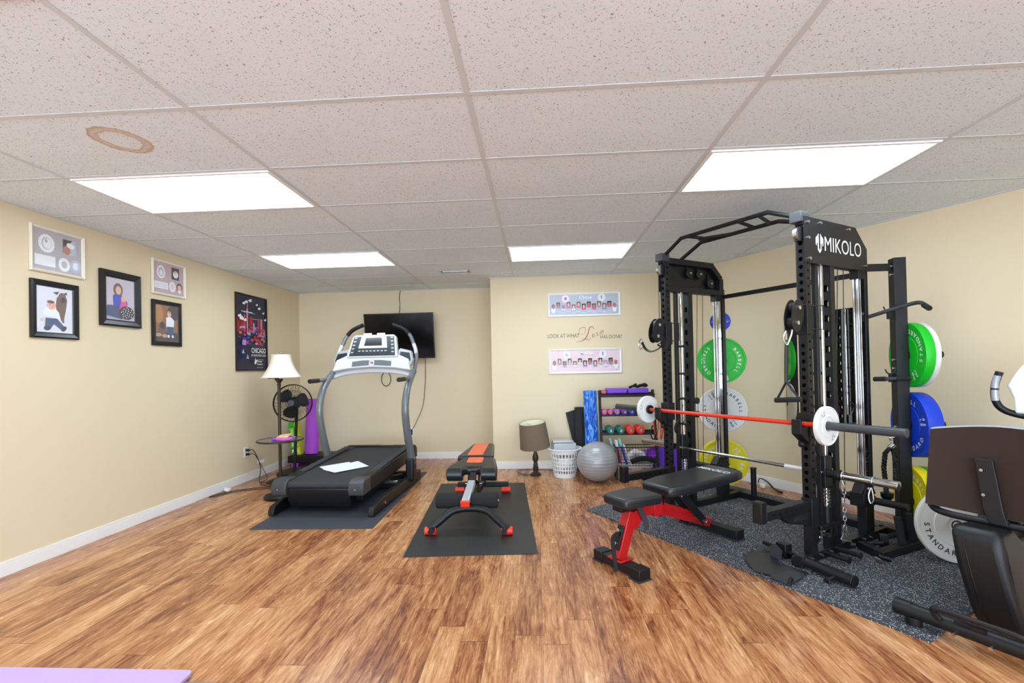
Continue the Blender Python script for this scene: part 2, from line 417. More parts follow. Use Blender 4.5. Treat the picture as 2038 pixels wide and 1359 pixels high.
# ------------------------------------------------------------------ lettering
_gl = {}
def glyphs(text, extrude=.0, bold=.0):
    key = (text, bold)
    if key not in _gl:
        cu = bpy.data.curves.new('txt', 'FONT'); cu.body = text; cu.size = 1; cu.fill_mode = 'FRONT'; cu.offset = bold; cu.resolution_u = 3
        ob = bpy.data.objects.new('txt', cu); COL.objects.link(ob)
        dg = bpy.context.evaluated_depsgraph_get(); me = ob.evaluated_get(dg).to_mesh()
        vs = [tuple(v.co) for v in me.vertices]; fs = [tuple(p.vertices) for p in me.polygons]
        ob.evaluated_get(dg).to_mesh_clear(); bpy.data.objects.remove(ob); bpy.data.curves.remove(cu)
        _gl[key] = (vs, fs)
    return _gl[key]
def text(mb, s, o, u, v, w, h, m, lift=.0006, bold=.01, shear=0.):
    """write s in the box o + u*w, v*h"""
    vs, fs = glyphs(s, bold=bold)
    if not vs: return
    xs = [p[0] for p in vs]; ys = [p[1] for p in vs]; x0, x1, y0, y1 = min(xs), max(xs), min(ys), max(ys)
    o, u, v = Vector(o), Vector(u).normalized(), Vector(v).normalized(); n = u.cross(v)
    sx, sy = w/(x1-x0), h/(y1-y0)
    mb.add([o + u*((p[0]-x0)*sx + shear*(p[1]-y0)*sy) + v*(p[1]-y0)*sy + n*lift for p in vs], fs, m)
def ring_text(mb, s, c, u, v, rad, size, mid, out, m, lift=.001, spacing=1.):
    """letters round a circle: out=True reads clockwise with tops outward, False counter-clockwise with tops inward"""
    c, u, v = Vector(c), Vector(u).normalized(), Vector(v).normalized(); n = u.cross(v)
    step = size*.92*spacing/rad; k = len(s)
    for i, ch in enumerate(s):
        if ch == ' ': continue
        vs, fs = glyphs(ch, bold=.018)
        xs = [p[0] for p in vs]; xm = (min(xs)+max(xs))/2
        a = mid + ((k-1)/2 - i)*step*(1 if out else -1)
        rd = u*math.cos(a) + v*math.sin(a); up = rd if out else -rd; rt = up.cross(n)
        base = c + rd*rad - up*size*.36
        mb.add([base + rt*(p[0]-xm)*size + up*p[1]*size + n*lift for p in vs], fs, m)

# ================================================================== ROOM
H = 2.422
XL, YB, YC, BW = -3.44, 6.54, 5.83, 4.545
struct('floor', MB().box(-3.6, 5.0, -3.3, 6.7, -.08, 0, FLOOR))
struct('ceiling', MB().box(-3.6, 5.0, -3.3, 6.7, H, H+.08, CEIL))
struct('wall_left', MB().box(XL-.1, XL, -3.2, YB+.1, 0, H, PAINT))
struct('wall_back', MB().box(XL, -.57, YB, YB+.1, 0, H, PAINT))
struct('wall_chase', MB().box(-.57, 1.84, YC, YB+.1, 0, H, PAINT))
struct('wall_right', MB().box(-4.10, 1.50, BW, BW+.1, 0, H, PAINT), fr='AB')
struct('wall_side', MB().box(4.66, 4.76, -3.2, 1.15, 0, H, PAINT))
wr = MB()
wx0, wx1, wz0, wz1 = -2.7, 3.5, .12, 2.2  # unseen window opening, enlarged so that more daylight reaches the ceiling
wr.box(XL, wx0, -3.3, -3.2, 0, H, PAINT).box(wx1, 4.7, -3.3, -3.2, 0, H, PAINT).box(wx0, wx1, -3.3, -3.2, 0, wz0, PAINT).box(wx0, wx1, -3.3, -3.2, wz1, H, PAINT)
struct('wall_rear', wr)
win = struct('window_1', MB().box(wx0, wx1, -3.27, -3.25, wz0, wz1, DAY))
wf = MB()
for x in (wx0, -.63, 1.43, wx1-.06): wf.box(x, x+.06, -3.24, -3.19, wz0, wz1, WHITE)
for z in (wz0, wz1-.06): wf.box(wx0, wx1, -3.24, -3.19, z, z+.06, WHITE)
struct('window_frame', wf, parent=win)
# baseboards: flat board with a stepped cap
def board(name, x0, x1, y0, y1, fr='W', axis='x', out=-1):
    mb = MB(); mb.box(x0, x1, y0, y1, 0, .078, WHITE)
    if axis == 'x': # runs along x, room side is the low-y side
        mb.box(x0, x1, y0+.005, y1, .078, .095, WHITE)
    elif out > 0: mb.box(x0, x1-.005, y0, y1, .078, .095, WHITE)
    else: mb.box(x0+.005, x1, y0, y1, .078, .095, WHITE)
    struct(name, mb, bevel=.002, fr=fr)
board('baseboard_left', XL, XL+.013, -3.18, YB-.014, axis='y', out=1)
board('baseboard_back', XL, -.584, YB-.013, YB)
board('baseboard_chase', -.583, 1.76, YC-.013, YC)
board('baseboard_chase_side', -.583, -.57, YC, YB-.014, axis='y', out=-1)
board('baseboard_right', -4.03, 1.46, BW-.013, BW, fr='AB')
# ceiling grid of T-bars
GX0, GY0, GX, GY = -2.7062, 1.9133, 1.2192, .6096
g = MB(); bw = .012
for k in range(0, 7):
    x = GX0 + GX*k
    if x > 4.6: continue
    y1 = YB if x < -.57 else YC
    if x > 1.78: y1 = (BW - .8550*x)/.5187 - .02
    if x > 4.6 - .01: y1 = 1.1
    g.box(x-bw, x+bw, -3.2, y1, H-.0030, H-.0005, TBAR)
for j in range(-9, 8):
    y = GY0 + GY*j
    if y > YB: continue
    x1 = -.57 if y > YC else min(4.64, (BW - .5187*y)/.8550 - .02)
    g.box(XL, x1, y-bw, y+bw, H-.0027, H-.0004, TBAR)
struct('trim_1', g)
wa = MB()
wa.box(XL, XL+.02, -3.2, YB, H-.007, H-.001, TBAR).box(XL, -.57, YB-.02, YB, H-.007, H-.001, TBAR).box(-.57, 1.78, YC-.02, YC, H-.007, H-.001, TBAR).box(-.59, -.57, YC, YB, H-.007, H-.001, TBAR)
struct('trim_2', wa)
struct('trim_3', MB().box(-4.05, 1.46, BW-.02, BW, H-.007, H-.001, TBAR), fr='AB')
# troffer lights
def troffer(k, j, label):
    x0, x1, y0, y1 = GX0+GX*k+.014, GX0+GX*(k+1)-.014, GY0+GY*j+.014, GY0+GY*(j+1)-.014
    t = thing('ceiling_light', label, 'light', ((x0+x1)/2, (y0+y1)/2, H), group='fluorescent panels in the ceiling')
    f = MB(); e = .016
    f.box(x0, x1, y0, y0+e, H-.012, H-.001, WHITE).box(x0, x1, y1-e, y1, H-.012, H-.001, WHITE).box(x0, x0+e, y0+e, y1-e, H-.012, H-.001, WHITE).box(x1-e, x1, y0+e, y1-e, H-.012, H-.001, WHITE)
    part(t, 'frame', f, smooth=False); part(t, 'diffuser', MB().box(x0+e, x1-e, y0+e, y1-e, H-.007, H-.002, PANEL), smooth=False)
troffer(0, 1, 'large lit ceiling panel at left, nearest the framed photos')
troffer(3, 1, 'large lit ceiling panel at right, above the weight rack side')
troffer(0, 4, 'far lit ceiling panel at left, over the treadmill')
troffer(2, 4, 'far lit ceiling panel in front of the wall with two long collages')
for j in (-2, -5):
    for k in (0, 3): troffer(k, j, 'lit ceiling panel %s the camera on the %s side of the room' % ('just behind' if j == -2 else 'far behind', 'left' if k == 0 else 'right'))
# air vent
t = thing('air_vent', 'small slotted metal air register in the ceiling tile', 'vent', (-.935, 5.41, H))
v = MB(); v.box(-1.10, -.77, 5.36, 5.375, H-.012, H-.001, TBAR).box(-1.10, -.77, 5.445, 5.46, H-.012, H-.001, TBAR).box(-1.10, -1.085, 5.36, 5.46, H-.012, H-.001, TBAR).box(-.785, -.77, 5.36, 5.46, H-.012, H-.001, TBAR)
part(t, 'frame', v, smooth=False)
v = MB()
for i in range(16): v.cbox((-1.076 + i*.0188, 5.41, H-.007), (.004, .07, .008), TBAR, ry=.5)
part(t, 'louvre', v, smooth=False); part(t, 'duct_opening', MB().box(-1.085, -.785, 5.375, 5.445, H-.003, H-.001, mat('vent_dark', '#4a4845', .7)), smooth=False)

# ================================================================== PICTURES
SK = mat('art_skin', '#e8b79a', .5); SK2 = mat('art_skin_dark', '#b9785a', .5); HAIRB = mat('art_brown', '#6e4a32', .5); HAIRL = mat('art_sand', '#b99a72', .5)
AW = mat('art_white', '#eef0f4', .5); AG = mat('art_grey', '#b8b4b2', .5); AK = mat('art_black', '#17171b', .5); AJ = mat('art_denim', '#2f4470', .5)
AB_ = mat('art_blue', '#2b35c4', .5); APK = mat('art_pink', '#e8488e', .5); ALP = mat('art_light_pink', '#eccfd6', .5); ALB = mat('art_light_blue', '#b9c1d2', .5)
AM = mat('art_mauve', '#c7a7ae', .5); AO = mat('art_amber', '#9a5f22', .5); ADB = mat('art_dark_brown', '#3b2414', .5); ALL = mat('art_lilac', '#a98bc4', .5)
CREAM = mat('cream_frame_wood', '#e9e2cf', .45, var=.04); BFRAME = mat('black_frame_wood', '#17171a', .28, var=.15)
GLASS = mat('picture_glass', '#ffffff', .02, alpha=.10, var=.0, spec=.6)
def frame(name, label, u0, u1, z0, z1, side, wdt, m, artf, dep=.022, group=None, inner=None):
    """side 'L': on the left wall (u = y); 'C': on the chase (u = x)"""
    if side == 'L': O = (XL, (u0+u1)/2, (z0+z1)/2); P = lambda a, b, d: (XL + d, a, b); U = Vector((0, 1, 0))
    else: O = ((u0+u1)/2, YC, (z0+z1)/2); P = lambda a, b, d: (a, YC - d, b); U = Vector((1, 0, 0))
    V = Vector((0, 0, 1)); N = U.cross(V)
    t = thing(name, label, 'picture', O, group=group); f = MB()
    prof = [(0, .002), (0, dep*.8), (wdt*.25, dep), (wdt*.8, dep*.7), (wdt, dep*.45), (wdt, .002)]
    cs = [(u0, z0, 1, 1), (u1, z0, -1, 1), (u1, z1, -1, -1), (u0, z1, 1, -1)]; vs = []
    for cx, cz, sx, sz in cs:
        for (o_, d) in prof: vs.append(P(cx + sx*o_, cz + sz*o_, d))
    K = len(prof); fs = []
    for c in range(4):
        for i in range(K-1):
            a = c*K; b = ((c+1) % 4)*K; fs.append((a+i, b+i, b+i+1, a+i+1))
    f.add(vs, fs, m); part(t, 'frame', f, smooth=False)
    a = MB(); o = Vector(P(u0+wdt*.9, z0+wdt*.9, dep*.3)); Wd, Hd = u1-u0-1.8*wdt, z1-z0-1.8*wdt
    a.art(o, U*Wd, V*Hd); artf(a); part(t, 'photo_print', a, smooth=False)
    gl = MB(); gl.art(o + N*.006, U*Wd, V*Hd); gl.rect(0, 0, 1, 1, GLASS); part(t, 'glass', gl, smooth=False)
    return t
def art_footprints(a):
    a.rect(0, 0, 1, 1, mat('art_mat_grey', '#b5aeb0', .6)); a.ell(.27, .66, .155, .22, AW, wob=.06, n=30); a.ell(.27, .66, .10, .15, AG); a.ell(.28, .66, .085, .13, AW); a.ell(.26, .72, .03, .05, AG)
    a.rect(.60, .50, .88, .88, ALB); a.flat([(.60, .52), (.60, .88), (.80, .88), (.70, .74)], AK); a.ell(.68, .61, .08, .12, SK2); a.ell(.76, .74, .09, .07, AW, rot=-.4)
    a.rect(.03, .10, .44, .36, AW); a.ell(.62, .22, .12, .17, AW, wob=.06, n=30); a.ell(.86, .24, .12, .17, ALB, wob=.04); a.ell(.62, .22, .06, .09, AG); a.ell(.86, .24, .06, .10, AW)
def art_baby_dog(a):
    a.rect(0, 0, 1, 1, mat('art_backdrop', '#e3e5f2', .5))
    a.flat([(.52, .60), (.55, .78), (.66, .86), (.80, .84), (.84, .74), (.80, .52), (.74, .30), (.60, .25)], HAIRB); a.flat([(.56, .84), (.44, .88), (.62, .92)], ADB); a.flat([(.72, .88), (.82, .93), (.84, .86)], ADB)
    a.ell(.70, .80, .11, .10, HAIRB); a.ell(.72, .74, .06, .06, AK); a.flat([(.68, .24), (.75, .24), (.73, .42)], HAIRB)
    a.flat([(.22, .30), (.16, .48), (.30, .54), (.50, .54), (.60, .46), (.66, .27), (.58, .26), (.52, .36), (.24, .36)], AW)
    a.ell(.40, .60, .115, .10, SK); a.ell(.38, .67, .10, .035, HAIRB); a.ell(.44, .60, .012, .01, AK); a.ell(.36, .61, .012, .01, AK); a.ell(.41, .56, .02, .01, APK)
    a.flat([(.24, .32), (.55, .32), (.76, .14), (.68, .07), (.46, .20), (.36, .08), (.22, .12)], AJ); a.ell(.28, .10, .09, .045, AK); a.ell(.73, .11, .08, .05, AK, rot=.5); a.ell(.14, .27, .04, .03, SK)
def art_girl_baby(a):
    a.rect(0, 0, 1, 1, mat('art_lilac_drop', '#cfc6d6', .5)); a.rect(0, 0, 1, .22, mat('art_floor_lilac', '#b7a8c6', .5))
    a.ell(.42, .72, .16, .16, HAIRB); a.rect(.30, .52, .54, .70, HAIRB); a.ell(.43, .71, .095, .10, SK); a.flat([(.26, .30), (.24, .58), (.38, .62), (.62, .58), (.74, .44), (.70, .30)], AB_)
    a.flat([(.0, .10), (.05, .34), (.40, .36), (.62, .20), (.55, .04)], AJ); a.ell(.60, .52, .09, .08, SK); a.flat([(.46, .26), (.50, .46), (.70, .46), (.72, .26)], APK)
    a.ell(.70, .20, .26, .16, AK)
    for i in range(22): a.ell(.70 + .225*math.sqrt((i+.5)/22)*math.cos(i*2.4), .20 + .135*math.sqrt((i+.5)/22)*math.sin(i*2.4), .017, .012, AW, rot=i*1.3)
def art_newborn(a):
    a.rect(0, 0, 1, 1, AM); a.ell(.24, .68, .13, .21, AW, wob=.05, n=30); a.ell(.24, .68, .08, .15, AG); a.ell(.24, .66, .05, .10, AW)
    a.rect(.58, .52, .84, .92, AK); a.ell(.72, .70, .09, .12, AW); a.ell(.71, .77, .05, .05, SK); a.rect(.02, .14, .46, .36, AW)
    for k in range(3): a.rect(.08, .19+k*.05, .40, .20+k*.05, AG)
    a.ell(.60, .26, .11, .17, AW, wob=.05, n=30); a.ell(.60, .26, .06, .10, ALP); a.ell(.84, .30, .10, .13, ADB); a.ell(.84, .27, .07, .10, SK); a.ell(.84, .14, .06, .06, AW)
def art_child_dog(a):
    a.rect(0, 0, 1, 1, AO); a.ell(.15, .75, .2, .25, mat('art_amber_light', '#b87b34', .5)); a.ell(.80, .80, .3, .2, ADB); a.rect(0, 0, 1, .26, ADB)
    a.flat([(.10, .16), (.14, .44), (.30, .52), (.46, .42), (.44, .14)], HAIRB); a.ell(.30, .44, .12, .10, ADB); a.ell(.30, .40, .07, .06, AK); a.ell(.12, .18, .14, .05, HAIRL); a.ell(.40, .16, .12, .05, HAIRL)
    a.ell(.60, .76, .09, .075, SK); a.ell(.59, .82, .08, .03, HAIRL); a.flat([(.46, .40), (.46, .66), (.56, .69), (.68, .69), (.82, .60), (.80, .42)], AW); a.rect(.50, .18, .78, .42, AJ); a.rect(.52, .12, .60, .19, AW); a.rect(.70, .12, .78, .19, AW)
frame('framed_keepsake_collage', 'cream framed baby keepsake collage on grey mat, upper left of the left wall', 2.955, 3.335, 2.005, 2.33, 'L', .022, CREAM, art_footprints)
frame('framed_photo', 'black framed photo of a seated baby in white shirt and jeans with a dog', 2.955, 3.285, 1.545, 1.95, 'L', .042, BFRAME, art_baby_dog)
frame('framed_photo', 'black framed photo of a girl in blue holding a baby in pink', 3.455, 3.825, 1.675, 2.125, 'L', .055, BFRAME, art_girl_baby, dep=.03)
frame('framed_keepsake_collage', 'cream framed baby keepsake collage on dusty pink mat', 3.955, 4.35, 2.007, 2.33, 'L', .022, CREAM, art_newborn)
frame('framed_photo', 'small black framed photo of a child in white standing by a dog on amber backdrop', 3.95, 4.29, 1.54, 1.955, 'L', .042, BFRAME, art_child_dog)
# city poster
def art_city(a):
    rnd = random.Random(3); NAVY = mat('art_navy_slate', '#2b2c44', .4); a.rect(0, 0, 1, 1, NAVY)
    a.flat([(0, 0), (0, .42), (.10, .42), (.22, .26), (.16, .14), (0, .06)], mat('art_deep_navy', '#131a45', .4)); a.rect(0, 0, 1, .002, AK)
    R1 = mat('art_red', '#b02433', .4); R2 = mat('art_crimson', '#d2405a', .4); B1 = mat('art_royal', '#2a4fc0', .4); B2 = mat('art_sky', '#8db8e8', .4); PK = mat('art_rose', '#d98aa6', .4); OR = mat('art_orange', '#d07050', .4)
    for (x, y, w, h, m) in [(.02, .50, .10, .20, R1), (.14, .52, .15, .16, R1), (.25, .50, .05, .24, R2), (.42, .50, .11, .22, R1), (.33, .48, .05, .34, PK), (.70, .46, .06, .25, R2), (.79, .46, .07, .25, PK), (.54, .50, .05, .14, B2), (.60, .54, .12, .05, ALL), (.90, .46, .06, .10, OR)]: a.rect(x, y, x+w, y+h, m)
    a.rect(.345, .82, .365, .90, PK); a.rect(.16, .775, .52, .783, AW); a.rect(.22, .765, .60, .772, B2); a.rect(.52, .69, .72, .697, B2)
    for i in range(60):
        x, y = rnd.uniform(.02, .88), rnd.uniform(.33, .56); w, h = rnd.uniform(.04, .13), rnd.uniform(.012, .045)
        if x < .12 and y < .42: continue
        a.rect(x, y, min(.98, x+w), y+h, rnd.choice([R1, R2, B1, B2, PK, OR, B1, R1, ALL]))
    for y in (.70, .66, .62, .58, .54): a.rect(.72, y, .745, y+.012, NAVY); a.rect(.81, y, .835, y+.012, NAVY)
    for (x, y, r) in [(.20, .88, .05), (.28, .905, .05), (.40, .93, .055), (.62, .89, .035), (.70, .845, .05), (.84, .79, .035), (.06, .705, .06), (.12, .675, .07), (.90, .70, .04), (.22, .66, .05)]: a.ell(x, y, r, r*.28, AW); a.ell(x+.02, y+.01, r*.5, r*.3, AW)
    for (x, y) in ((.14, .22), (.28, .15)): a.flat([(x-.04, y), (x+.05, y), (x+.01, y+.06)], B2)
    a.flat([(.50, .09), (.54, .165), (.56, .13), (.62, .14), (.56, .09), (.52, .075)], AW)
t = thing('city_poster', 'tall dark framed CHICAGO skyline poster beside the room corner', 'poster', (XL, 5.405, 1.755))
py0, py1, pz0, pz1 = 5.10, 5.71, 1.30, 2.21
pf = MB()
for (a, b, c, d) in ((py0, py1, pz0, pz0+.014), (py0, py1, pz1-.014, pz1), (py0, py0+.012, pz0+.014, pz1-.014), (py1-.012, py1, pz0+.014, pz1-.014)): pf.box(XL+.001, XL+.02, a, b, c, d, mat('poster_frame_brown', '#2b1a17', .35))
part(t, 'frame', pf, smooth=False)
a = MB(); a.art((XL+.006, py0+.01, pz0+.01), (0, py1-py0-.02, 0), (0, 0, pz1-pz0-.02)); art_city(a)
part(t, 'print', a, smooth=False)
U, V = (0, 1, 0), (0, 0, 1); X_ = XL+.022
for w_, y_, z_, ww, hh in (('CHICAGO', 5.37, 1.515, .29, .062), ('& YOUR STORY LIVES', 5.37, 1.475, .29, .024), ('Village', 5.47, 1.40, .11, .026), ('Theatre', 5.47, 1.37, .12, .024), ('presented by', 5.47, 1.43, .14, .01), ('summer 2019', 5.47, 1.335, .12, .01)):
    a = MB(); text(a, w_, (X_, y_, z_), U, V, ww, hh, LETW, bold=.015); part(t, 'lettering', a, smooth=False)


# collages on the chase wall
def collage(label, z0, z1, bg, name, cut, hues):
    rnd = random.Random(cut); x0, x1 = .153, 1.058
    def f(a):
        a.rect(0, 0, 1, 1, bg); a.ell(.235, .80, .055, .19, AW); a.ell(.755, .82, .055, .19, AW); a.ell(.235, .80, .02, .08, hues[0]); a.ell(.755, .84, .012, .10, hues[1])
        for i in range(13):
            x = .055 + i*.0735; y = .42 + (.07 if i % 2 else -.03) - (.02 if i in (2, 4) else 0)
            if i in (0, 12): a.ell(x, y+.02, .026, .13, HAIRB if i == 0 else SK2); a.ell(x, y-.14, .030, .15, AW); a.ell(x, y, .018, .09, SK2)
            else:
                a.rect(x-.028, y-.15, x+.028, y+.14, rnd.choice([AK, HAIRB, ALL, AK, ADB])); a.rect(x-.026, y-.14, x+.026, y-.05, rnd.choice(hues + [AW])); a.ell(x, y, .017, .09, rnd.choice([SK, SK, SK2]))
            a.rect(x-.03, .10 + (.05 if i % 2 else 0), x+.03, .115 + (.05 if i % 2 else 0), AW)
    t = frame('framed_collage', label, x0, x1, z0, z1, 'C', .024, WHITE, f, dep=.018)
    a = MB(); text(a, name, (.545, YC-.020, z1-.085), (1, 0, 0), (0, 0, 1), .16, .042, LETW, bold=.02); part(t, 'lettering', a, smooth=False)
collage('white framed photo collage on pale blue-grey mat, above the wall lettering', 1.90, 2.198, ALB, 'Chloe', 5, [APK, ALL])
collage('white framed photo collage on pale pink mat, below the wall lettering', 1.183, 1.493, ALP, 'Megan', 8, [ALB, ALL])
# wall decal
t = thing('wall_decal', 'dark and red wall lettering LOOK AT WHAT Love HAS DONE', 'lettering', (.6, YC, 1.67))
DK = mat('decal_dark', '#4a3f34', .6); DR = mat('decal_red', '#9c2f22', .6)
a = MB(); U, V = (1, 0, 0), (0, 0, 1)
text(a, 'LOOK AT WHAT', (.145, YC-.0005, 1.635), U, V, .395, .05, DK, bold=-.005); text(a, 'HAS DONE!', (.80, YC-.0005, 1.615), U, V, .265, .045, DK, bold=-.005)
part(t, 'small_words', a, smooth=False)
a = MB()
def stroke(mb, pts, r0, r1, m):
    mb.tube([(x, YC-.0012, z) for x, z in pts], lambda t_: .0012 + (r0 + (r1-r0)*math.sin(PI*t_)), m, n=8, flat=.12)
def scr(px, pz): return (.148 + (px-470)*.915/765, 1.767 - (pz-565)*.186/165)
stroke(a, [scr(*p) for p in [(790, 655), (805, 585), (860, 575), (850, 640), (800, 640)]], .0005, .002, DR)
stroke(a, [scr(*p) for p in [(952, 600), (940, 565), (905, 575), (885, 640), (850, 705), (800, 725), (765, 728)]], .001, .007, DR)
stroke(a, [scr(*p) for p in [(820, 705), (860, 700), (895, 712), (915, 690)]], .001, .003, DR)
stroke(a, [scr(*p) for p in [(955, 645), (935, 655), (935, 682), (950, 680), (962, 655), (950, 645)]], .001, .005, DR)
stroke(a, [scr(*p) for p in [(972, 640), (982, 632), (985, 670), (1005, 640), (1010, 625)]], .001, .005, DR)
stroke(a, [scr(*p) for p in [(1018, 645), (1040, 625), (1045, 612), (1025, 618), (1018, 640), (1030, 655), (1052, 635)]], .001, .004, DR)
part(t, 'script_word', a, label='red script word Love')

# outlet
t = thing('wall_outlet', 'white wall outlet with two black plugs on the left wall', 'outlet', (XL, 5.27, .345))
part(t, 'cover_plate', MB().box(XL+.0005, XL+.007, 5.228, 5.305, .283, .407, WHITE), bevel=.003)
m = MB()
for z in (.372, .318):
    m.box(XL+.007, XL+.009, 5.248, 5.285, z-.018, z+.018, AG)
part(t, 'socket', m)
for k, (z, pts) in enumerate([(.368, [(-3.395, 5.262, .368), (-3.36, 5.30, .35), (-3.31, 5.34, .16), (-3.30, 5.30, .02), (-3.20, 5.16, .008), (-3.05, 5.03, .008), (-2.75, 4.95, .008)]), (.320, [(-3.395, 5.262, .318), (-3.37, 5.33, .30), (-3.33, 5.42, .12), (-3.24, 5.36, .01), (-3.22, 5.2, .007), (-3.10, 5.24, .007)])]):
    tt = thing('power_cord', ['thick black power cord from the upper outlet plug to the treadmill', 'thin black power cord from the lower outlet plug with a white tag'][k], 'cord', (-3.42, 5.262, z))
    part(tt, 'plug', MB().box(-3.430, -3.395, 5.248, 5.276, z-.013, z+.013, BLK2), bevel=.004)
    part(tt, 'cable', MB().tube(pts, .0045 - .001*k, CORD, n=8))
    if k: part(tt, 'tag', MB().cbox((-3.325, 5.37, .215), (.004, .085, .035), WPLAST, rz=-.5, ry=.15))
solo('power_cord', MB().tube([(-2.95, 5.0, .006), (-3.15, 4.93, .006), (-3.33, 4.80, .006), (-3.40, 4.62, .006), (-3.36, 4.62, .006), (-3.20, 4.84, .006), (-2.80, 4.95, .006)], .004, CORD, n=8), 'black cord lying in a long loop on the floor by the baseboard', 'cord', (-3.1, 4.9, 0))
m = MB()
for (x, y, r) in ((-3.385, 4.86, .028), (-3.35, 4.80, .022)): m.cbox((x, y, .018), (.06, .045, .004), PAPER, rz=x*9, rx=.4, ry=.3); m.cbox((x+.02, y+.01, .014), (.04, .03, .003), ALP, rz=x*5, rx=-.3)
solo('paper_scrap', m, 'crumpled white paper scraps on the floor by the cord', 'paper', (-3.37, 4.83, 0))

# ================================================================== TELEVISION
t = thing('television', 'flat black television mounted on the recessed back wall', 'television', (-1.93, YB, 1.75))
def rotbox(mb, c, hw, hz, th, yaw, roll, m):
    old = mb.M; mb.M = Matrix.Translation(c) @ Matrix.Rotation(yaw, 4, 'Z') @ Matrix.Rotation(roll, 4, 'Y') @ Matrix.Rotation(.17, 4, 'X'); mb.box(-hw, hw, -th/2, th/2, -hz, hz, m); mb.M = old
TVC, TY, TR = (-1.895, 6.33, 1.745), .10, -.012
m = MB(); rotbox(m, TVC, .475, .318, .03, TY, TR, BLK2); part(t, 'housing', m, bevel=.004)
m = MB(); rotbox(m, (TVC[0]+.0016, TVC[1]-.0165, TVC[2]), .462, .303, .002, TY, TR, mat('tv_screen', '#060505', .18, var=.1, spec=.18)); part(t, 'screen', m)
m = MB().box(-2.0, -1.8, YB-.012, YB-.001, 1.62, 1.86, BLK).beam((-1.9, YB-.01, 1.74), (-1.9, 6.35, 1.74), .05, .05, BLK); part(t, 'wall_bracket', m)
solo('power_cord', MB().tube([(-1.935, YB-.01, 2.42), (-1.955, YB-.012, 2.30), (-1.945, YB-.012, 2.2), (-1.93, 6.38, 1.95)], .004, CORD, n=8), 'short black wire running from the ceiling down to the television top', 'cord', (-1.93, YB, 2.2))
m = MB(); m.tube([(-2.165 + .075*math.sin(t_)*.9, YB-.014, 1.15 + .10*math.cos(t_)) for t_ in [i*2*PI/14 for i in range(14)]], .005, CORD, n=8, closed=True); m.tube([(-2.15, YB-.012, 1.25), (-2.10, YB-.012, 1.40), (-2.0, 6.40, 1.60)], .005, CORD, n=8)
solo('cable_loop', m, 'black coiled cable hanging on the wall under the television', 'cord', (-2.15, YB, 1.15))
solo('power_cord', MB().tube([(-1.55, 6.36, 1.45), (-1.585, 6.50, 1.38), (-1.60, 6.52, 1.05), (-1.64, 6.52, .75), (-1.75, 6.52, .50), (-1.80, 6.53, .42)], .0035, CORD, n=8), 'long thin black wire dropping from the television to a low outlet', 'cord', (-1.6, 6.5, .8))
t = thing('wall_outlet', 'wall outlet behind the treadmill with a black plug', 'outlet', (-1.81, YB, .38)); part(t, 'cover_plate', MB().box(-1.85, -1.775, YB-.007, YB-.0005, .32, .44, WHITE), bevel=.002); part(t, 'plug', MB().box(-1.83, -1.795, YB-.045, YB-.007, .345, .425, BLK2), bevel=.004)

# ================================================================== FLOOR MATS
solo('treadmill_mat', MB().prism([(-2.357, 3.64), (-1.347, 3.657), (-1.385, 5.66), (-2.39, 5.64)], MATG, o=(0, 0, .0005), h=.006), 'dark grey textured mat under the treadmill', 'mat', (-1.87, 4.65, 0))
solo('exercise_mat', MB().prism([(-.932, 3.095), (-.02, 3.156), (-.165, 5.09), (-1.083, 5.07)], MATB, o=(0, 0, .0005), h=.006), 'plain black mat under the orange and black bench', 'mat', (-.55, 4.1, 0))
m = MB(); m.prism([(-3.30, 2.48), (-.96, 2.60), (-.99, 4.26), (-3.56, 4.22)], FLECK, o=(0, 0, .0005), h=.0115)
solo('rubber_mat', m, 'large flecked black rubber mat under the weight rack', 'mat', (-2.2, 3.4, 0), fr='AB')
def rounded(x0, x1, y0, y1, r, n=6):
    pts = []
    for cx, cy, a0 in ((x1-r, y1-r, 0), (x0+r, y1-r, PI/2), (x0+r, y0+r, PI), (x1-r, y0+r, 1.5*PI)):
        for i in range(n+1): t_ = a0 + PI/2*i/n; pts.append((cx + r*math.cos(t_), cy + r*math.sin(t_)))
    return pts
solo('yoga_mat', MB().prism(rounded(-3.1, -1.47, 1.25, 1.888, .03), LAV, o=(0, 0, .008), h=.012), 'lavender foam mat at the lower left corner of the picture', 'mat', (-2.2, 1.55, 0))
solo('yoga_mat', MB().prism(rounded(-2.9, -1.335, 1.2, 1.832, .02), mat('grey_mat_foam', '#77797d', .8, bump=.2), o=(0, 0, .0005), h=.007), 'grey mat sticking out from beneath the lavender mat', 'mat', (-2.1, 1.5, 0))
# ================================================================== TREADMILL
TX, TYR = -1.885, 4.70
t = thing('treadmill', 'big black and silver incline treadmill with console and handlebars', 'treadmill', (TX, TYR, 0))
def tm(x, y, z):  # local -> room, the machine stands turned 2 degrees
    a = -.035; return (TX + x*math.cos(a) - y*math.sin(a), TYR + x*math.sin(a) + y*math.cos(a), z)
TM = Matrix.Translation((TX, TYR, 0)) @ Matrix.Rotation(-.035, 4, 'Z')
TMD = TM @ Matrix.Translation((-.05, 0, 0))
def tmb(): mb = MB(); mb.M = TM; return mb
def tmd(): mb = MB(); mb.M = TMD; return mb
Z0 = .0075
for s in (-1, 1):
    m = tmb()
    m.prism([(-.76, Z0), (-.76, .05), (-.74, .085), (-.60, .115), (.66, .115), (.66, Z0)], BLK, o=(s*.455-.028, 0, 0), u=(0, 1, 0), v=(0, 0, 1), h=.056)
    part(t, 'base_rail', m, bevel=.008)
    m = tmb(); m.cyl((s*.485, -.50, .06), (s*.492, -.50, .06), .012, STEEL); part(t, 'bolt', m)
m = tmb(); m.box(-.43, .43, .55, .64, .02, .10, BLK).box(-.43, .43, .12, .18, .03, .09, BLK); part(t, 'crossbar', m, bevel=.006)
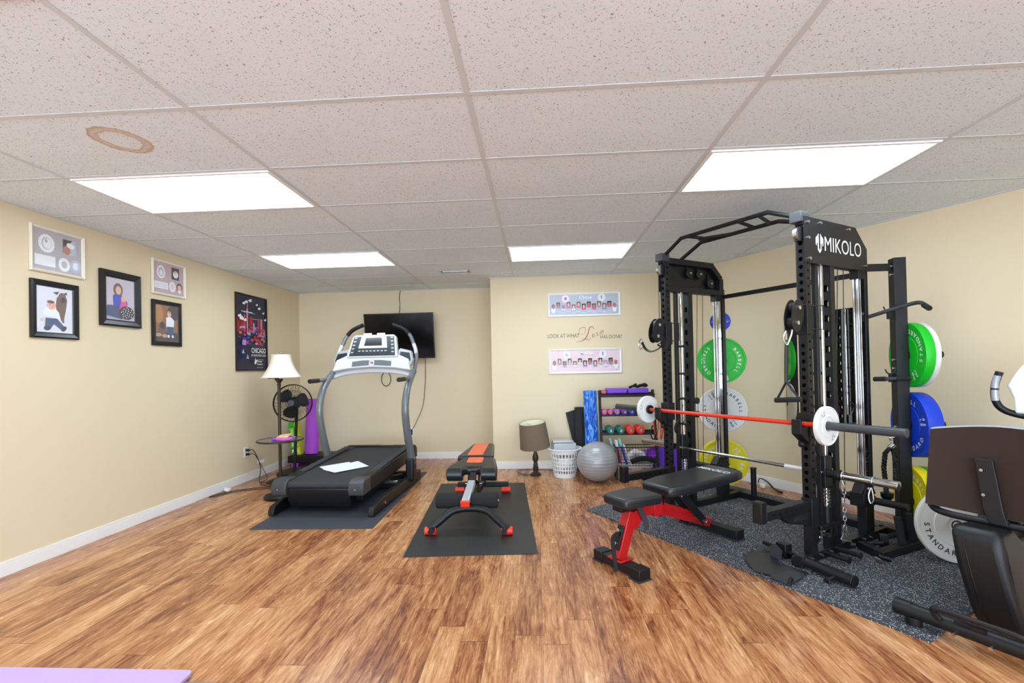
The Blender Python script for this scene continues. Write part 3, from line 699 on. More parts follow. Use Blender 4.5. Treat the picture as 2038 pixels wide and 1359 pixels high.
m = tmb(); m.beam((-.30, -.30, .20), (-.30, .50, .07), .05, .05, BLK).beam((.30, -.30, .20), (.30, .50, .07), .05, .05, BLK).beam((.12, .1, .10), (.40, .1, .10), .03, .03, STEEL); part(t, 'lift_frame', m, bevel=.004)
# deck
m = tmd(); zr, zf = .285, .345
def dz(y): return zr + (zf-zr)*(y+.66)/1.5
m.add([(x*.30, y, dz(y)+.004) for y in (-.66, .80) for x in (-1, 1)] + [(x*.30, y, dz(y)-.02) for y in (-.66, .80) for x in (-1, 1)], [(0, 1, 3, 2), (4, 6, 7, 5), (0, 4, 5, 1), (1, 5, 7, 3), (0, 2, 6, 4), (2, 3, 7, 6)], TREADB)
m.cyl((-.30, -.66, dz(-.66)-.028), (.30, -.66, dz(-.66)-.028), .032, TREADB, n=24)
part(t, 'running_belt', m)
for s in (-1, 1):
    m = tmd(); x0, x1 = sorted((s*.30, s*.415))
    m.prism([(-.60, dz(-.6)-.125), (-.60, dz(-.6)+.014), (.80, dz(.8)+.014), (.80, dz(.8)-.125)], BLK2, o=(x0, 0, 0), u=(0, 1, 0), v=(0, 0, 1), h=x1-x0)
    part(t, 'side_rail', m, bevel=.012)
    m = tmd(); m.prism([(-.45, 0), (-.45, .006), (.70, .006+.0), (.70, 0)], mat('ribbed_grip', '#34373b', .8, bump=.6, bscale=60), o=(x0+.02, 0, dz(0)+.0145), u=Vector((0, 1, .06)).normalized(), v=(0, 0, 1), h=x1-x0-.04)
    part(t, 'foot_grip', m)
    m = tmd(); x0, x1 = sorted((s*.285, s*.425))
    m.prism([(-.715, .175), (-.73, .23), (-.715, .285), (-.67, .312), (-.55, dz(-.55)+.022), (-.55, .18)], DGREY, o=(x0, 0, 0), u=(0, 1, 0), v=(0, 0, 1), h=x1-x0); part(t, 'end_cap', m, bevel=.010, seg=3)
    m = tmd(); m.cyl((s*.355, -.732, .235), (s*.355, -.738, .235), .006, STEEL); part(t, 'screw', m)
m = tmd(); m.prism([(-.64, .055), (-.69, .13), (-.70, .235), (-.60, .25), (.2, .25), (.2, .16), (-.35, .05)], BLK2, o=(-.29, 0, 0), u=(0, 1, 0), v=(0, 0, 1), h=.58); part(t, 'rear_roller_cover', m, bevel=.01)
m = tmd(); m.prism([(-.55, .085), (-.58, .20), (.25, .22), (.25, .14)], BLK2, o=(-.36, 0, 0), u=(0, 1, 0), v=(0, 0, 1), h=.72); part(t, 'motor_housing', m, bevel=.01)
m = tmd(); m.prism([(.79, dz(.8)-.13), (.79, dz(.8)+.022), (.84, dz(.8)+.024), (.90, dz(.8)-.01), (.91, dz(.8)-.13)], BLK2, o=(-.42, 0, 0), u=(0, 1, 0), v=(0, 0, 1), h=.84); part(t, 'front_hood', m, bevel=.012)
m = tmd(); text(m, 'INCLINE TRAINER', (.0, .795, dz(.8)+.0245), (1, 0, 0), (0, 1, 0), .16, .025, LETW); part(t, 'lettering', m, smooth=False)
# uprights, console
for s in (-1, 1):
    m = tmb(); x = s*.475
    m.tube([(x, .33, .24), (x, .32, .34), (x, .25, .50), (x, .18, .70), (x, .155, .88), (x, .23, 1.06), (x, .36, 1.18), (x, .47, 1.25)], lambda q: .041 - .007*q, GREYP, n=18, sub=8, flat=1.25); part(t, 'upright', m)
    m = tmb(); m.box(x-.045, x+.045, .26, .39, .06, .31, BLK2); part(t, 'upright_foot', m, bevel=.02, seg=3)
    m = tmb(); xi = s*.475
    m.tube([(xi, -.03, 1.172), (xi, .14, 1.176), (xi, .34, 1.185), (xi, .45, 1.215), (xi, .55, 1.33), (s*.472, .61, 1.46), (s*.43, .64, 1.58), (s*.385, .655, 1.68), (s*.31, .66, 1.755), (s*.184, .65, 1.81)], .0215, GREYP, n=16, sub=7)
    hb = part(t, 'handlebar', m)
    m = tmb(); m.tube([(s*.375, .657, 1.695), (s*.31, .66, 1.757), (s*.180, .65, 1.812)], .0235, BLK2, n=16, sub=7); part(t, 'grip', m, parent=hb)
    m = tmb(); m.cyl((xi, -.035, 1.172), (xi, .14, 1.176), .0235, BLK2, n=16); part(t, 'grip', m, parent=hb)
    m = tmb(); m.tube([(s*.432, .638, 1.575), (s*.455, .625, 1.52), (s*.470, .608, 1.46)], .0225, LSILV, n=14); part(t, 'pulse_sensor', m, parent=hb)
m = tmb()  # arched lower crossbar
m.tube([(-.47, .46, 1.205), (-.30, .48, 1.252), (0, .49, 1.272), (.30, .48, 1.252), (.47, .46, 1.205)], .030, LSILV, n=16, sub=8, flat=.8); part(t, 'arched_crossbar', m)
CU = Vector((0, .33, .944)).normalized()    # console face leans back
co = Vector((0, .47, 1.285))
def cp(x, v, d=0.0): return co + Vector((1, 0, 0))*x*1.0 + CU*v + Vector((0, -.944, .33))*d
def panel(mb, pts, d, h, m_):
    hh = abs(h); mb.prism([(p[0], p[1]) for p in pts], m_, o=cp(0, 0, d-hh), u=(1.06, 0, 0), v=CU*1.05, h=hh)
m = tmb(); panel(m, [(-.43, -.03), (-.40, .10), (-.27, .16), (.27, .16), (.40, .10), (.43, -.03), (.25, .0), (0, .015), (-.25, .0)], .050, -.07, LSILV); part(t, 'console_base', m, bevel=.012, seg=3)
for s in (-1, 1):
    m = tmb(); panel(m, [(s*.24, .10), (s*.26, .20), (s*.29, .235), (s*.42, .20), (s*.445, .10), (s*.43, .04), (s*.40, .03)][::s], .030, -.05, SILV); tr = part(t, 'cup_tray', m, bevel=.012, seg=3)
    m = tmb(); panel(m, [(s*.285, .10), (s*.30, .19), (s*.40, .175), (s*.42, .09), (s*.40, .07)][::s], .0322, -.003, mat('tray_well', '#14161a', .4)); part(t, 'tray_well', m, parent=tr)
m = tmb(); panel(m, [(-.215, .02), (-.215, .075), (-.10, .09), (.10, .09), (.215, .075), (.215, .02), (0, .035)], .0535, -.006, mat('ribbed_grey_strip', '#5d6266', .6, bump=.8, bscale=45)); part(t, 'vent_strip', m)
m = tmb(); panel(m, [(-.285, .12), (-.245, .36), (-.215, .385), (.215, .385), (.245, .36), (.285, .12)], .066, -.06, LSILV); cs = part(t, 'console_housing', m, bevel=.012, seg=3)
m = tmb(); panel(m, [(-.255, .135), (-.222, .36), (.222, .36), (.255, .135)], .0685, -.004, mat('console_dark', '#20242a', .3)); part(t, 'button_panel', m, parent=cs)
m = tmb(); panel(m, [(-.16, .225), (-.135, .375), (.135, .375), (.16, .225)], .0705, -.004, WPLAST); panel(m, [(-.12, .375), (-.12, .40), (-.03, .40), (-.03, .375)], .0705, -.004, WPLAST); panel(m, [(.03, .375), (.03, .40), (.12, .40), (.12, .375)], .0705, -.004, WPLAST); part(t, 'screen_bezel', m, parent=cs)
m = tmb(); panel(m, [(-.10, .25), (-.088, .345), (.088, .345), (.10, .25)], .0722, -.003, mat('console_lcd', '#23262a', .15)); part(t, 'screen', m, parent=cs)
m = tmb(); gcol = [mat('btn_green', '#3c7a4a', .4), mat('btn_red', '#b02028', .4), WPLAST, DGREY]
for s in (-1, 1):
    for i in range(10):
        v = .15 + i*.021; x = s*(.228 - i*.0030); panel(m, [(x-.014, v), (x-.014, v+.014), (x+.014, v+.014), (x+.014, v)], .0702, -.003, [DGREY, SILV][i % 2])
for i in range(8):
    x = -.145 + i*.0415; panel(m, [(x-.012, .185), (x-.012, .197), (x+.012, .197), (x+.012, .185)], .0702, -.003, SILV)
for i, c in enumerate((DGREY, gcol[0], LSILV, gcol[1], WPLAST)):
    x = -.13 + i*.065; panel(m, [(x-.026, .145), (x-.026, .172), (x+.026, .172), (x+.026, .145)], .0595, -.003, c)
part(t, 'buttons', m, parent=cs)
m = tmb(); panel(m, [(-.027, .035), (-.027, .085), (.027, .085), (.027, .035)], .0555, -.004, WPLAST); part(t, 'logo_badge', m, label='small white badge', parent=cs)
m = tmb(); lo = cp(-.018, .044, .0560); text(m, 'FM', lo, (1, 0, 0), CU, .036, .034, LETK, bold=.03); part(t, 'badge_letters', m, smooth=False, parent=cs)
# papers on the belt
for i, (pts, n, z_, lab) in enumerate([([(-2.20, 4.53), (-1.98, 4.74), (-1.90, 4.62), (-2.06, 4.40)], 2, .006, 'folded white paper on the treadmill belt, the one underneath at the left'), ([(-2.12, 4.44), (-1.88, 4.72), (-1.70, 4.55), (-1.94, 4.30)], 3, .011, 'white paper sheet on the treadmill belt, lying on top')]):
    m = MB(); zb = dz(-.2)+z_; c0 = (sum(p[0] for p in pts)/4, sum(p[1] for p in pts)/4)
    P_ = [(p[0], p[1], zb + (p[1]-TYR+.2)*.06 + (.008 if k % 2 == i else 0)) for k, p in enumerate(pts)]
    m.add(P_ + [(p[0], p[1], p[2]-.001) for p in P_], [(0, 1, 2), (0, 2, 3), (6, 5, 4), (7, 6, 4), (0, 4, 5, 1), (1, 5, 6, 2), (2, 6, 7, 3), (3, 7, 4, 0)], PAPER)
    solo('paper_sheet', m, lab, 'paper', (c0[0], c0[1], zb), smooth=False)

# ================================================================== ORANGE AND BLACK BENCH
t = thing('weight_bench', 'small black bench with orange stripe, silver post and foam roller', 'bench', (-.56, 4.15, .0065))
ZM = .0068; BX = -.575; FXC = -.545
m = MB(); m.tube([(FXC-.30, 3.50, .045), (FXC-.22, 3.54, .105), (FXC-.13, 3.58, .165), (FXC, 3.60, .18), (FXC+.13, 3.58, .165), (FXC+.22, 3.54, .105), (FXC+.30, 3.50, .045)], .029, BLK, n=10, sub=6); part(t, 'front_leg_arch', m)
for s in (-1, 1):
    m = MB(); m.cyl((FXC+s*.335, 3.505, .038), (FXC+s*.25, 3.505, .036), .030, ORED, n=14); part(t, 'foot_cap', m, label='orange red ribbed foot cap')
    m = MB(); m.cyl((FXC+s*.275, 3.43, .052), (FXC+s*.275, 3.52, .052), .022, BLK2, n=14); part(t, 'end_knob', m)
m = MB(); m.beam((BX-.26, 4.72, .085), (BX+.26, 4.72, .085), .05, .05, BLK); part(t, 'rear_leg_bar', m, bevel=.008)
for s in (-1, 1):
    m = MB(); m.cyl((BX+s*.28, 4.70, .036), (BX+s*.19, 4.70, .036), .029, ORED, n=14); part(t, 'foot_cap', m, label='orange red ribbed foot cap')
m = MB(); m.beam((BX, 3.60, .185), (BX, 4.72, .11), .05, .06, BLK); part(t, 'main_beam', m, bevel=.006)
m = MB(); m.beam((BX, 3.56, .232), (BX+.01, 3.86, .315), .062, .05, mat('bench_silver_tube', '#b9bcc0', .35, metal=.3)); m.beam((BX+.01, 3.86, .315), (BX+.01, 3.95, .365), .055, .05, BLK); part(t, 'leg_post', m, bevel=.008, label='silver square post with black top')
m = MB(); m.cbox((BX, 3.546, .228), (.072, .02, .055), ORED, rx=.3); part(t, 'post_cap', m, bevel=.006, label='orange red plastic end cap')
for s in (-1, 1):
    m = MB(); x0 = BX + s*.035; x1 = BX + s*.245
    m.cyl((x0, 3.66, .222), (x1, 3.66, .222), .060, FOAM, n=26); part(t, 'foam_roller', m, bevel=.008)
m = MB(); m.cyl((BX-.25, 3.66, .222), (BX+.25, 3.66, .222), .012, STEEL); part(t, 'roller_axle', m)
# seat: two lobes joined behind a notch
m = MB(); sx = [-.22, -.05, -.028, .045, .065, .215]
m.prism([(-.225, 3.93), (-.075, 3.93), (-.055, 4.0), (.06, 4.0), (.075, 3.93), (.215, 3.93), (.215, 4.02), (.17, 4.32), (-.13, 4.32), (-.225, 4.06)], VINYL, o=(BX, 0, .345-.08*4.05), u=(1, 0, 0), v=(0, 1, .08), h=.075)
st = part(t, 'seat', m, bevel=.028, seg=5)
for s in (-1, 1):
    m = MB(); a, b = sorted((BX+s*.075-.0, BX+s*.218)); m.cyl((a+.004, 3.945, .365), (b-.004, 3.945, .365), .056, VINYL, n=28); part(t, 'thigh_roll', m, bevel=.010, seg=3, parent=st)
m = MB(); m.prism(rounded(-.075, .065, 4.13, 4.30, .02), ORANGE, o=(BX, 0, .4206-.08*4.05), u=(1, 0, 0), v=(0, 1, .08), h=.002); part(t, 'stripe', m, parent=st, label='orange stripe')
m = MB(); m.prism([(-.15, 4.36), (-.155, 4.42), (-.09, 5.02), (.14, 5.02), (.19, 4.42), (.185, 4.36)], VINYL, o=(BX-.045, 0, .378-.02*4.4), u=(1, 0, 0), v=Vector((0, 1, .02)), h=.065); bk = part(t, 'back_pad', m, bevel=.022, seg=4)
m = MB(); m.prism(rounded(-.065, .085, 4.40, 4.98, .03), ORANGE, o=(BX-.045, 0, .4435-.02*4.4), u=(1, 0, 0), v=(0, 1, .02), h=.002); part(t, 'stripe', m, parent=bk, label='long orange stripe')
m = MB()
for s in (-1, 1): m.beam((BX+s*.045, 3.98, .17), (BX+s*.045, 4.10, .36), .012, .05, BLK).beam((BX+s*.05, 4.45, .15), (BX+s*.05, 4.75, .40), .012, .04, BLK)
m.cyl((BX-.075, 4.05, .26), (BX+.075, 4.05, .26), .012, STEEL).cyl((BX-.02, 4.05, .30), (BX+.03, 4.02, .27), .02, BLK2); part(t, 'adjustment_bracket', m, bevel=.002)

# ================================================================== FLOOR LAMP
LX, LY = -3.015, 5.25
t = thing('floor_lamp', 'tall bronze floor lamp with ivory bell shade and glass tray', 'lamp', (LX, LY, 0))
m = MB(); m.lathe([(0, 0), (.15, 0), (.15, .012), (.12, .025), (.03, .035), (.02, .05), (0, .05)], BRONZE, c=(LX, LY, 0)); part(t, 'base', m)
m = MB(); m.cyl((LX, LY, .03), (LX, LY, 1.14), .0175, BRONZE, n=16).lathe([(.016, 1.10), (.022, 1.13), (.018, 1.15), (.045, 1.19), (.045, 1.2), (0, 1.2)], BRONZE, c=(LX, LY, 0)); part(t, 'pole', m)
m = MB(); m.tube([(LX, LY, 1.205), (LX-.10, LY-.02, 1.215), (LX-.10, LY-.02, 1.245)], .009, BRONZE, n=8, smooth=False).tube([(LX-.10, LY-.02, 1.245), (LX+.03, LY, 1.26), (LX+.03, LY, 1.30)], .009, BRONZE, n=8, smooth=False).cyl((LX-.10, LY-.02, 1.20), (LX-.10, LY-.02, 1.26), .015, BRONZE).cyl((LX+.03, LY, 1.25), (LX+.03, LY, 1.34), .013, BRONZE); part(t, 'swing_arm', m)
m = MB(); scx = LX + .03; pr = []
for i in range(13):
    q = i/12; pr.append((.105 + .11*(1-q)**1.9, 1.215 + .265*q))
m.lathe(pr + [(p[0]-.002, p[1]) for p in reversed(pr)], SHADEW, c=(scx, LY, 0), n=8*6, closed=True)
for zz, rr in ((1.217, .216), (1.478, .106)): m.lathe([(rr+.003, zz-.004), (rr+.003, zz+.004), (rr-.003, zz+.004), (rr-.003, zz-.004)], SHADEW, c=(scx, LY, 0), closed=True)
part(t, 'lamp_shade', m)
m = MB(); m.cyl((scx, LY, 1.34), (scx, LY, 1.485), .004, BRONZE).ball((scx, LY, 1.50), .012, STEEL, n=12).beam((scx-.1, LY, 1.47), (scx+.1, LY, 1.47), .004, .004, BRONZE); part(t, 'finial', m)
m = MB(); m.lathe([(0, .478), (.245, .478), (.25, .484), (.245, .490), (0, .490)], mat('tray_glass_grey', '#7f857c', .12, var=.04, spec=.8), c=(LX+.005, LY, 0)); m.lathe([(.243, .474), (.252, .478), (.252, .490), (.243, .494)], BRONZE, c=(LX+.005, LY, 0), closed=True); part(t, 'tray', m)
t = thing('hand_weight_pouch', 'pink and purple wrist straps with a tan pad on the lamp tray', 'straps', (-2.93, 5.19, .492))
m = MB(); PKM = mat('hot_pink_fabric', '#d565c8', .6); m.tube([(-3.02, 5.16, .505), (-2.96, 5.12, .512), (-2.88, 5.13, .508), (-2.83, 5.18, .515)], lambda q: .02 - .006*abs(q-.5), PKM, n=12).ball((-3.03, 5.15, .508), .022, mat('violet_cap', '#9a45d6', .5)); part(t, 'strap', m)
m = MB(); m.prism([(-.065, -.045), (.065, -.045), (.075, .045), (-.055, .045)], mat('tan_card', '#f0cf9c', .7), o=(-2.93, 5.18, .530), u=(1, .2, .12), v=(-.1, 1, .25), h=.018); part(t, 'pad', m, bevel=.005)
m = MB(); m.tube([(-2.98, 5.2, .50), (-2.9, 5.22, .51), (-2.82, 5.2, .522), (-2.80, 5.17, .53)], .012, mat('violet_cap', '#9a45d6', .5), n=10); part(t, 'cord', m)

# ================================================================== PEDESTAL FAN
FX, FY = -3.005, 5.53
t = thing('pedestal_fan', 'black pedestal fan with wire cage behind the treadmill rail', 'fan', (FX-.04, FY+.09, 0))
m = MB(); m.lathe([(0, .0), (.19, .0), (.205, .02), (.19, .045), (.10, .055), (.04, .065), (0, .065)], BLK2, c=(FX-.04, FY+.09, 0), n=48); part(t, 'base', m)
m = MB(); m.cyl((FX-.04, FY+.09, .05), (FX, FY+.09, .80), .018, BLK2, n=14); part(t, 'pole', m)
fc = Vector((FX, FY, .895)); fn = Vector((.22, -.97, .06)).normalized(); fu = fn.orthogonal().normalized(); fv = fn.cross(fu)
def fp(r, a, d): return fc + (fu*math.cos(a) + fv*math.sin(a))*r + fn*d
m = MB(); R_ = .225
for r, d, th in ((R_, 0, .0075), (R_-.002, .018, .004), (R_-.002, -.020, .004), (.15, .055, .0015), (.10, .068, .0015), (.06, .074, .003), (.15, -.055, .0015), (.08, -.07, .0015)): m.tube([fp(r, i*2*PI/36, d) for i in range(36)], th, BLK2, n=6, closed=True, smooth=False)
part(t, 'cage_ring', m)
m = MB()
for i in range(60):
    a = i*2*PI/60
    m.tube([fp(.05, a, .075), fp(.12, a+.12, .065), fp(.19, a+.2, .03), fp(R_, a+.22, .0)], .0015, BLK2, n=4, sub=3)
    if i % 2 == 0: m.tube([fp(.06, a, -.072), fp(.14, a-.1, -.06), fp(.19, a-.16, -.028), fp(R_, a-.2, .0)], .0015, BLK2, n=4, sub=3)
part(t, 'cage_wires', m)
m = MB()
for k in range(3):
    a0 = k*2*PI/3 + .55; g_ = []
    for i in range(7):
        for j in range(5):
            rr = .045 + .14*i/6; w = (.40 + .50*math.sin(PI*(i+1.2)/8.0)); a = a0 + w*(j/4-.5)*1.5; g_.append(fp(rr, a, .012 + .045*(j/4-.5)))
    fs = [(i*5+j, i*5+j+1, (i+1)*5+j+1, (i+1)*5+j) for i in range(6) for j in range(4)]
    nv = len(g_); m.add(g_ + [p - fn*.003 for p in g_], fs + [tuple(reversed([x+nv for x in f])) for f in fs], BLK2)
m.cyl(fp(0, 0, -.02), fp(0, 0, .04), .045, BLK2, n=24); part(t, 'blades', m)
m = MB(); m.cyl(fp(0, 0, .070), fp(0, 0, .082), .045, DGREY, r2=.036, n=28); part(t, 'hub_badge', m)
m = MB(); m.cyl(fp(0, 0, -.17), fp(0, 0, -.075), .06, BLK2, r2=.075, n=24).cyl(fc - fn*.11, Vector((FX, FY+.09, .78)), .022, BLK2); part(t, 'motor', m)
m = MB(); text(m, 'Lasko', fp(0, 0, .0825) - fu*0 + Vector((-.022, 0, -.006)), Vector((.975, .22, 0)), Vector((0, 0, 1)), .042, .014, LETW); part(t, 'lettering', m, smooth=False)

solo('balance_disc', MB().lathe([(0, .0), (.11, .0), (.135, .012), (.14, .028), (.125, .042), (.09, .046), (.08, .036), (0, .034)], BLK2, c=(-2.64, 4.56, 0), n=40), 'round black disc on the floor by the treadmill rear corner', 'disc', (-2.64, 4.56, 0))
# ================================================================== CORNER: roller, boxes, low bench
solo('foam_roller', MB().cyl((-3.115, 6.20, .155), (-3.10, 6.24, .90), .088, VIOLET, n=32), 'tall purple foam roller standing in the back left corner', 'foam roller', (-3.11, 6.22, .155), bevel=.006)
t = thing('aerobic_step', 'low black step platform with purple feet on the floor behind the fan', 'step', (-2.95, 6.15, 0))
m = MB(); m.box(-3.36, -2.50, 6.02, 6.38, .06, .152, BLK2); part(t, 'top', m, bevel=.015, seg=3)
for x in (-3.32, -2.62):
    m = MB(); m.box(x, x+.10, 6.03, 6.37, 0, .06, mat('step_purple', '#8c3fb0', .5)); part(t, 'foot', m, bevel=.01)
def leaning_box(name, label, x, w, m1, acc, words):
    t = thing(name, label, 'box', (x, 6.10, .153)); tilt = .10
    old = Matrix.Translation((x, 6.12, .155)) @ Matrix.Rotation(-tilt, 4, 'Y')
    m = MB(); m.M = old; m.box(0, w, -.03, .05, 0, .44, m1); part(t, 'carton', m, bevel=.002)
    m = MB(); m.M = old; m.box(w*.12, w*.88, -.0318, -.0305, .10, .36, acc); m.box(w*.15, w*.5, -.0325, -.032, .03, .07, LETW); part(t, 'printed_panel', m, smooth=False)
    m = MB(); m.M = old; text(m, words, (w*.65, -.0325, .12), (0, 0, 1), (-1, 0, 0), .22, w*.4, LETW); part(t, 'lettering', m, smooth=False)
leaning_box('exercise_box', 'green upright box leaning beside the purple roller', -3.335, .075, mat('box_green', '#2fa82a', .4), mat('box_lime', '#7fd12c', .4), 'fitness')
leaning_box('exercise_box', 'yellow upright box leaning between the green box and the purple roller', -3.257, .048, mat('box_yellow', '#d9dc2a', .4), mat('box_olive', '#a3b31f', .4), 'yoga')

# ================================================================== TABLE LAMP ON THE FLOOR
QX, QY = -.04, 5.47
t = thing('table_lamp', 'dark turned lamp with tilted taupe drum shade standing on the floor', 'lamp', (QX, QY, 0))
m = MB(); m.lathe([(0, 0), (.062, 0), (.064, .018), (.05, .03), (.03, .038), (.026, .05), (.032, .06), (.032, .10), (.024, .108), (.028, .125), (.020, .15), (.036, .19), (.034, .22), (.018, .27), (.016, .29), (.022, .31), (.016, .33), (0, .33)], BRONZE, c=(QX, QY, 0)); part(t, 'base', m)
tl = Matrix.Translation((QX, QY, .33)) @ Matrix.Rotation(-.10, 4, 'Y') @ Matrix.Rotation(.10, 4, 'X')
m = MB(); m.M = tl; r0, r1, zb, zt = .178, .155, .0, .295
m.lathe([(r0, zb), (r1, zt), (r1-.004, zt), (r1-.0045, zt-.001, SHADEIN), (r0-.004, zb+.001), (r0-.003, zb, SHADEB)], SHADEB, n=48, closed=True); part(t, 'lamp_shade', m)
m = MB(); m.M = tl; m.cyl((0, 0, 0), (0, 0, .25), .005, STEEL)
for k in range(3): a = k*2*PI/3; m.tube([(0, 0, .25), (r1*math.cos(a), r1*math.sin(a), zt-.02)], .002, STEEL, n=6)
part(t, 'shade_spider', m)
m = MB(); m.tube([(QX-.03, QY+.05, .006), (QX-.10, QY+.0, .006), (QX-.20, QY+.10, .006), (QX-.21, QY+.24, .006), (QX-.05, QY+.29, .006), (QX+.12, QY+.26, .006), (QX+.30, QY+.20, .006)], .0035, CORD, n=8); part(t, 'cable', m)

# ================================================================== LAUNDRY BASKET
BCX, BCY = .300, 5.42
t = thing('laundry_basket', 'white round plastic laundry basket between the lamp and the silver ball', 'basket', (BCX, BCY, 0))
m = MB(); m.lathe([(0, .0), (.125, .0), (.133, .05), (.130, .05), (.122, .004), (0, .004)], WPLAST, c=(BCX, BCY, 0), n=36); part(t, 'bottom', m)
m = MB(); m.lathe([(.172, .275), (.180, .315), (.205, .322), (.205, .330), (.176, .330), (.168, .275)], WPLAST, c=(BCX, BCY, 0), n=36, closed=True); part(t, 'rim', m)
m = MB()
for i in range(28):
    a = i*2*PI/28; ca, sa = math.cos(a), math.sin(a)
    m.beam((BCX+.130*ca, BCY+.130*sa, .045), (BCX+.172*ca, BCY+.172*sa, .28), .013, .003, WPLAST, up=(ca, sa, 0))
for k, z in enumerate((.09, .135, .18, .225)):
    r = .130 + .042*(z-.045)/.235; m.lathe([(r+.003, z-.006), (r+.003, z+.006), (r-.001, z+.006), (r-.001, z-.006)], WPLAST, c=(BCX, BCY, 0), n=36, closed=True)
part(t, 'lattice_wall', m)
m = MB(); m.ball((BCX, BCY, .13), .115, mat('laundry_white', '#e6e2e0', .9, bump=.3, bscale=20), sc=(1, 1, .9)); m.ball((BCX+.03, BCY-.03, .10), .095, mat('laundry_grey', '#a8a19d', .9), sc=(1, 1, .8))
solo('laundry', m, 'white and grey cloths inside the white basket', 'laundry', (BCX, BCY, .02))
for k, (dx, dy, z, w, d, h, rz, lab) in enumerate([(-.01, .02, .250, .26, .18, .14, .2, 'cloudy plastic storage tub in the top of the white basket'), (-.02, .0, .395, .24, .15, .022, .1, 'cloudy plastic lid lying on the tub in the white basket')]):
    m = MB(); m.cbox((BCX+dx, BCY+dy, z+h/2), (w, d, h), CLEARP, rz=rz); solo('storage_tub' if k == 0 else 'storage_tray', m, lab, 'container', (BCX+dx, BCY+dy, z), bevel=.012, seg=3)

# ================================================================== SILVER BALL
m = MB(); n = 240; pr = []; R_ = .220
for i in range(n+1):
    a = -PI/2 + PI*i/n; w = 1 + (.011*abs(math.sin(a*19))**.6 if abs(a) < .9 else 0); pr.append((max(1e-4, R_*math.cos(a))*w, R_ + R_*math.sin(a)*.985))
m.lathe(pr, SBALL, n=64)
m.v = [Matrix.Translation((.64, 5.13, .004)) @ p for p in m.v]
solo('exercise_ball', m, 'shiny silver ribbed exercise ball on the floor', 'ball', (.64, 5.13, 0))

# ================================================================== DUMBBELL RACK AND WHAT IS ON IT
t = thing('dumbbell_rack', 'black steel dumbbell rack against the wall behind the silver ball', 'rack', (1.02, 5.45, 0))
rx0, rx1, ry0, ry1 = .735, 1.36, 5.38, 5.66
for x in (rx0, rx1):
    m = MB(); m.beam((x, ry0-.02, 0.0), (x, ry1-.10, .98), .028, .045, BLK, up=(0, 1, 0)).beam((x, ry0-.12, .018), (x, ry1, .018), .028, .035, BLK); part(t, 'side_frame', m, bevel=.003)
for nm, z, y in (('shelf_rail', .925, 5.46), ('shelf_rail', .70, 5.43), ('shelf_rail', .485, 5.41)):
    m = MB(); m.beam((rx0, y, z), (rx1, y, z), .03, .03, BLK).beam((rx0, y+.12, z+.012), (rx1, y+.12, z+.012), .03, .03, BLK); part(t, nm, m, bevel=.003)
m = MB(); m.box(rx0+.01, rx1-.01, 5.42, 5.63, .905, .913, DGREY); part(t, 'top_shelf', m)
t = thing('step_platform', 'purple step platform in two halves on the top shelf of the dumbbell rack', 'step', (1.05, 5.52, .945))
m = MB(); m.box(.81, 1.045, 5.43, 5.64, .9465, 1.005, PURPLE); part(t, 'step_block', m, bevel=.012, seg=3)
m = MB(); m.box(1.052, 1.288, 5.43, 5.64, .9465, 1.003, PURPLE); part(t, 'step_block', m, bevel=.012, seg=3)
solo('folded_mat', MB().box(.752, .80, 5.43, 5.62, .9465, .985, mat('salmon_mat', '#c8675a', .7)), 'salmon pink folded mat left of the purple step on the top shelf', 'mat', (.775, 5.52, .946), bevel=.006)
m = MB()
for pts, r in (([(1.07, 5.46, 1.012), (1.12, 5.47, 1.03), (1.17, 5.48, 1.022)], .014), ([(1.13, 5.50, 1.025), (1.15, 5.47, 1.05), (1.12, 5.45, 1.035)], .012), ([(1.17, 5.48, 1.022), (1.22, 5.5, 1.035), (1.27, 5.48, 1.03)], .018), ([(1.21, 5.5, 1.03), (1.25, 5.47, 1.048), (1.28, 5.49, 1.03)], .016)): m.tube(pts, r, FOAM, n=8)
solo('resistance_straps', m, 'tangle of black straps on top of the purple step', 'straps', (1.17, 5.48, 1.004))
def dumbbell(name, label, x, y, z, r, L, m_, deco=None, group=None):
    t = thing(name, label, 'dumbbell', (x, y, z), group=group); yb = y + L
    m = MB(); m.cyl((x, y, z), (x, yb, z), r*.42, m_, n=12); part(t, 'handle', m)
    for yy, s in ((y, 1), (yb, -1)):
        m = MB(); h = L*.30; m.lathe([(0, 0), (r*.75, 0), (r*.97, h*.15), (r, h*.5), (r*.93, h*.85), (r*.5, h), (0, h)], m_, c=(x, yy if s > 0 else yy-h*0, z), axis=(0, s, 0), n=20)
        hd = part(t, 'head', m)
    m = MB(); lab = deco or '3'
    text(m, lab, (x-r*.25, y-.001, z-r*.35), (1, 0, 0), (0, 0, 1), r*.5, r*.7, LETW); part(t, 'weight_number', m, smooth=False)
    return t
PK1 = mat('pink_neoprene', '#e9569f', .5); PU1 = mat('mauve_neoprene', '#a964b8', .5); PU2 = mat('violet_neoprene', '#7a3fa8', .5); BL1 = mat('blue_neoprene', '#2a44b8', .5); GN1 = mat('teal_neoprene', '#0f6e63', .5); RD1 = mat('red_neoprene', '#e8322b', .5)
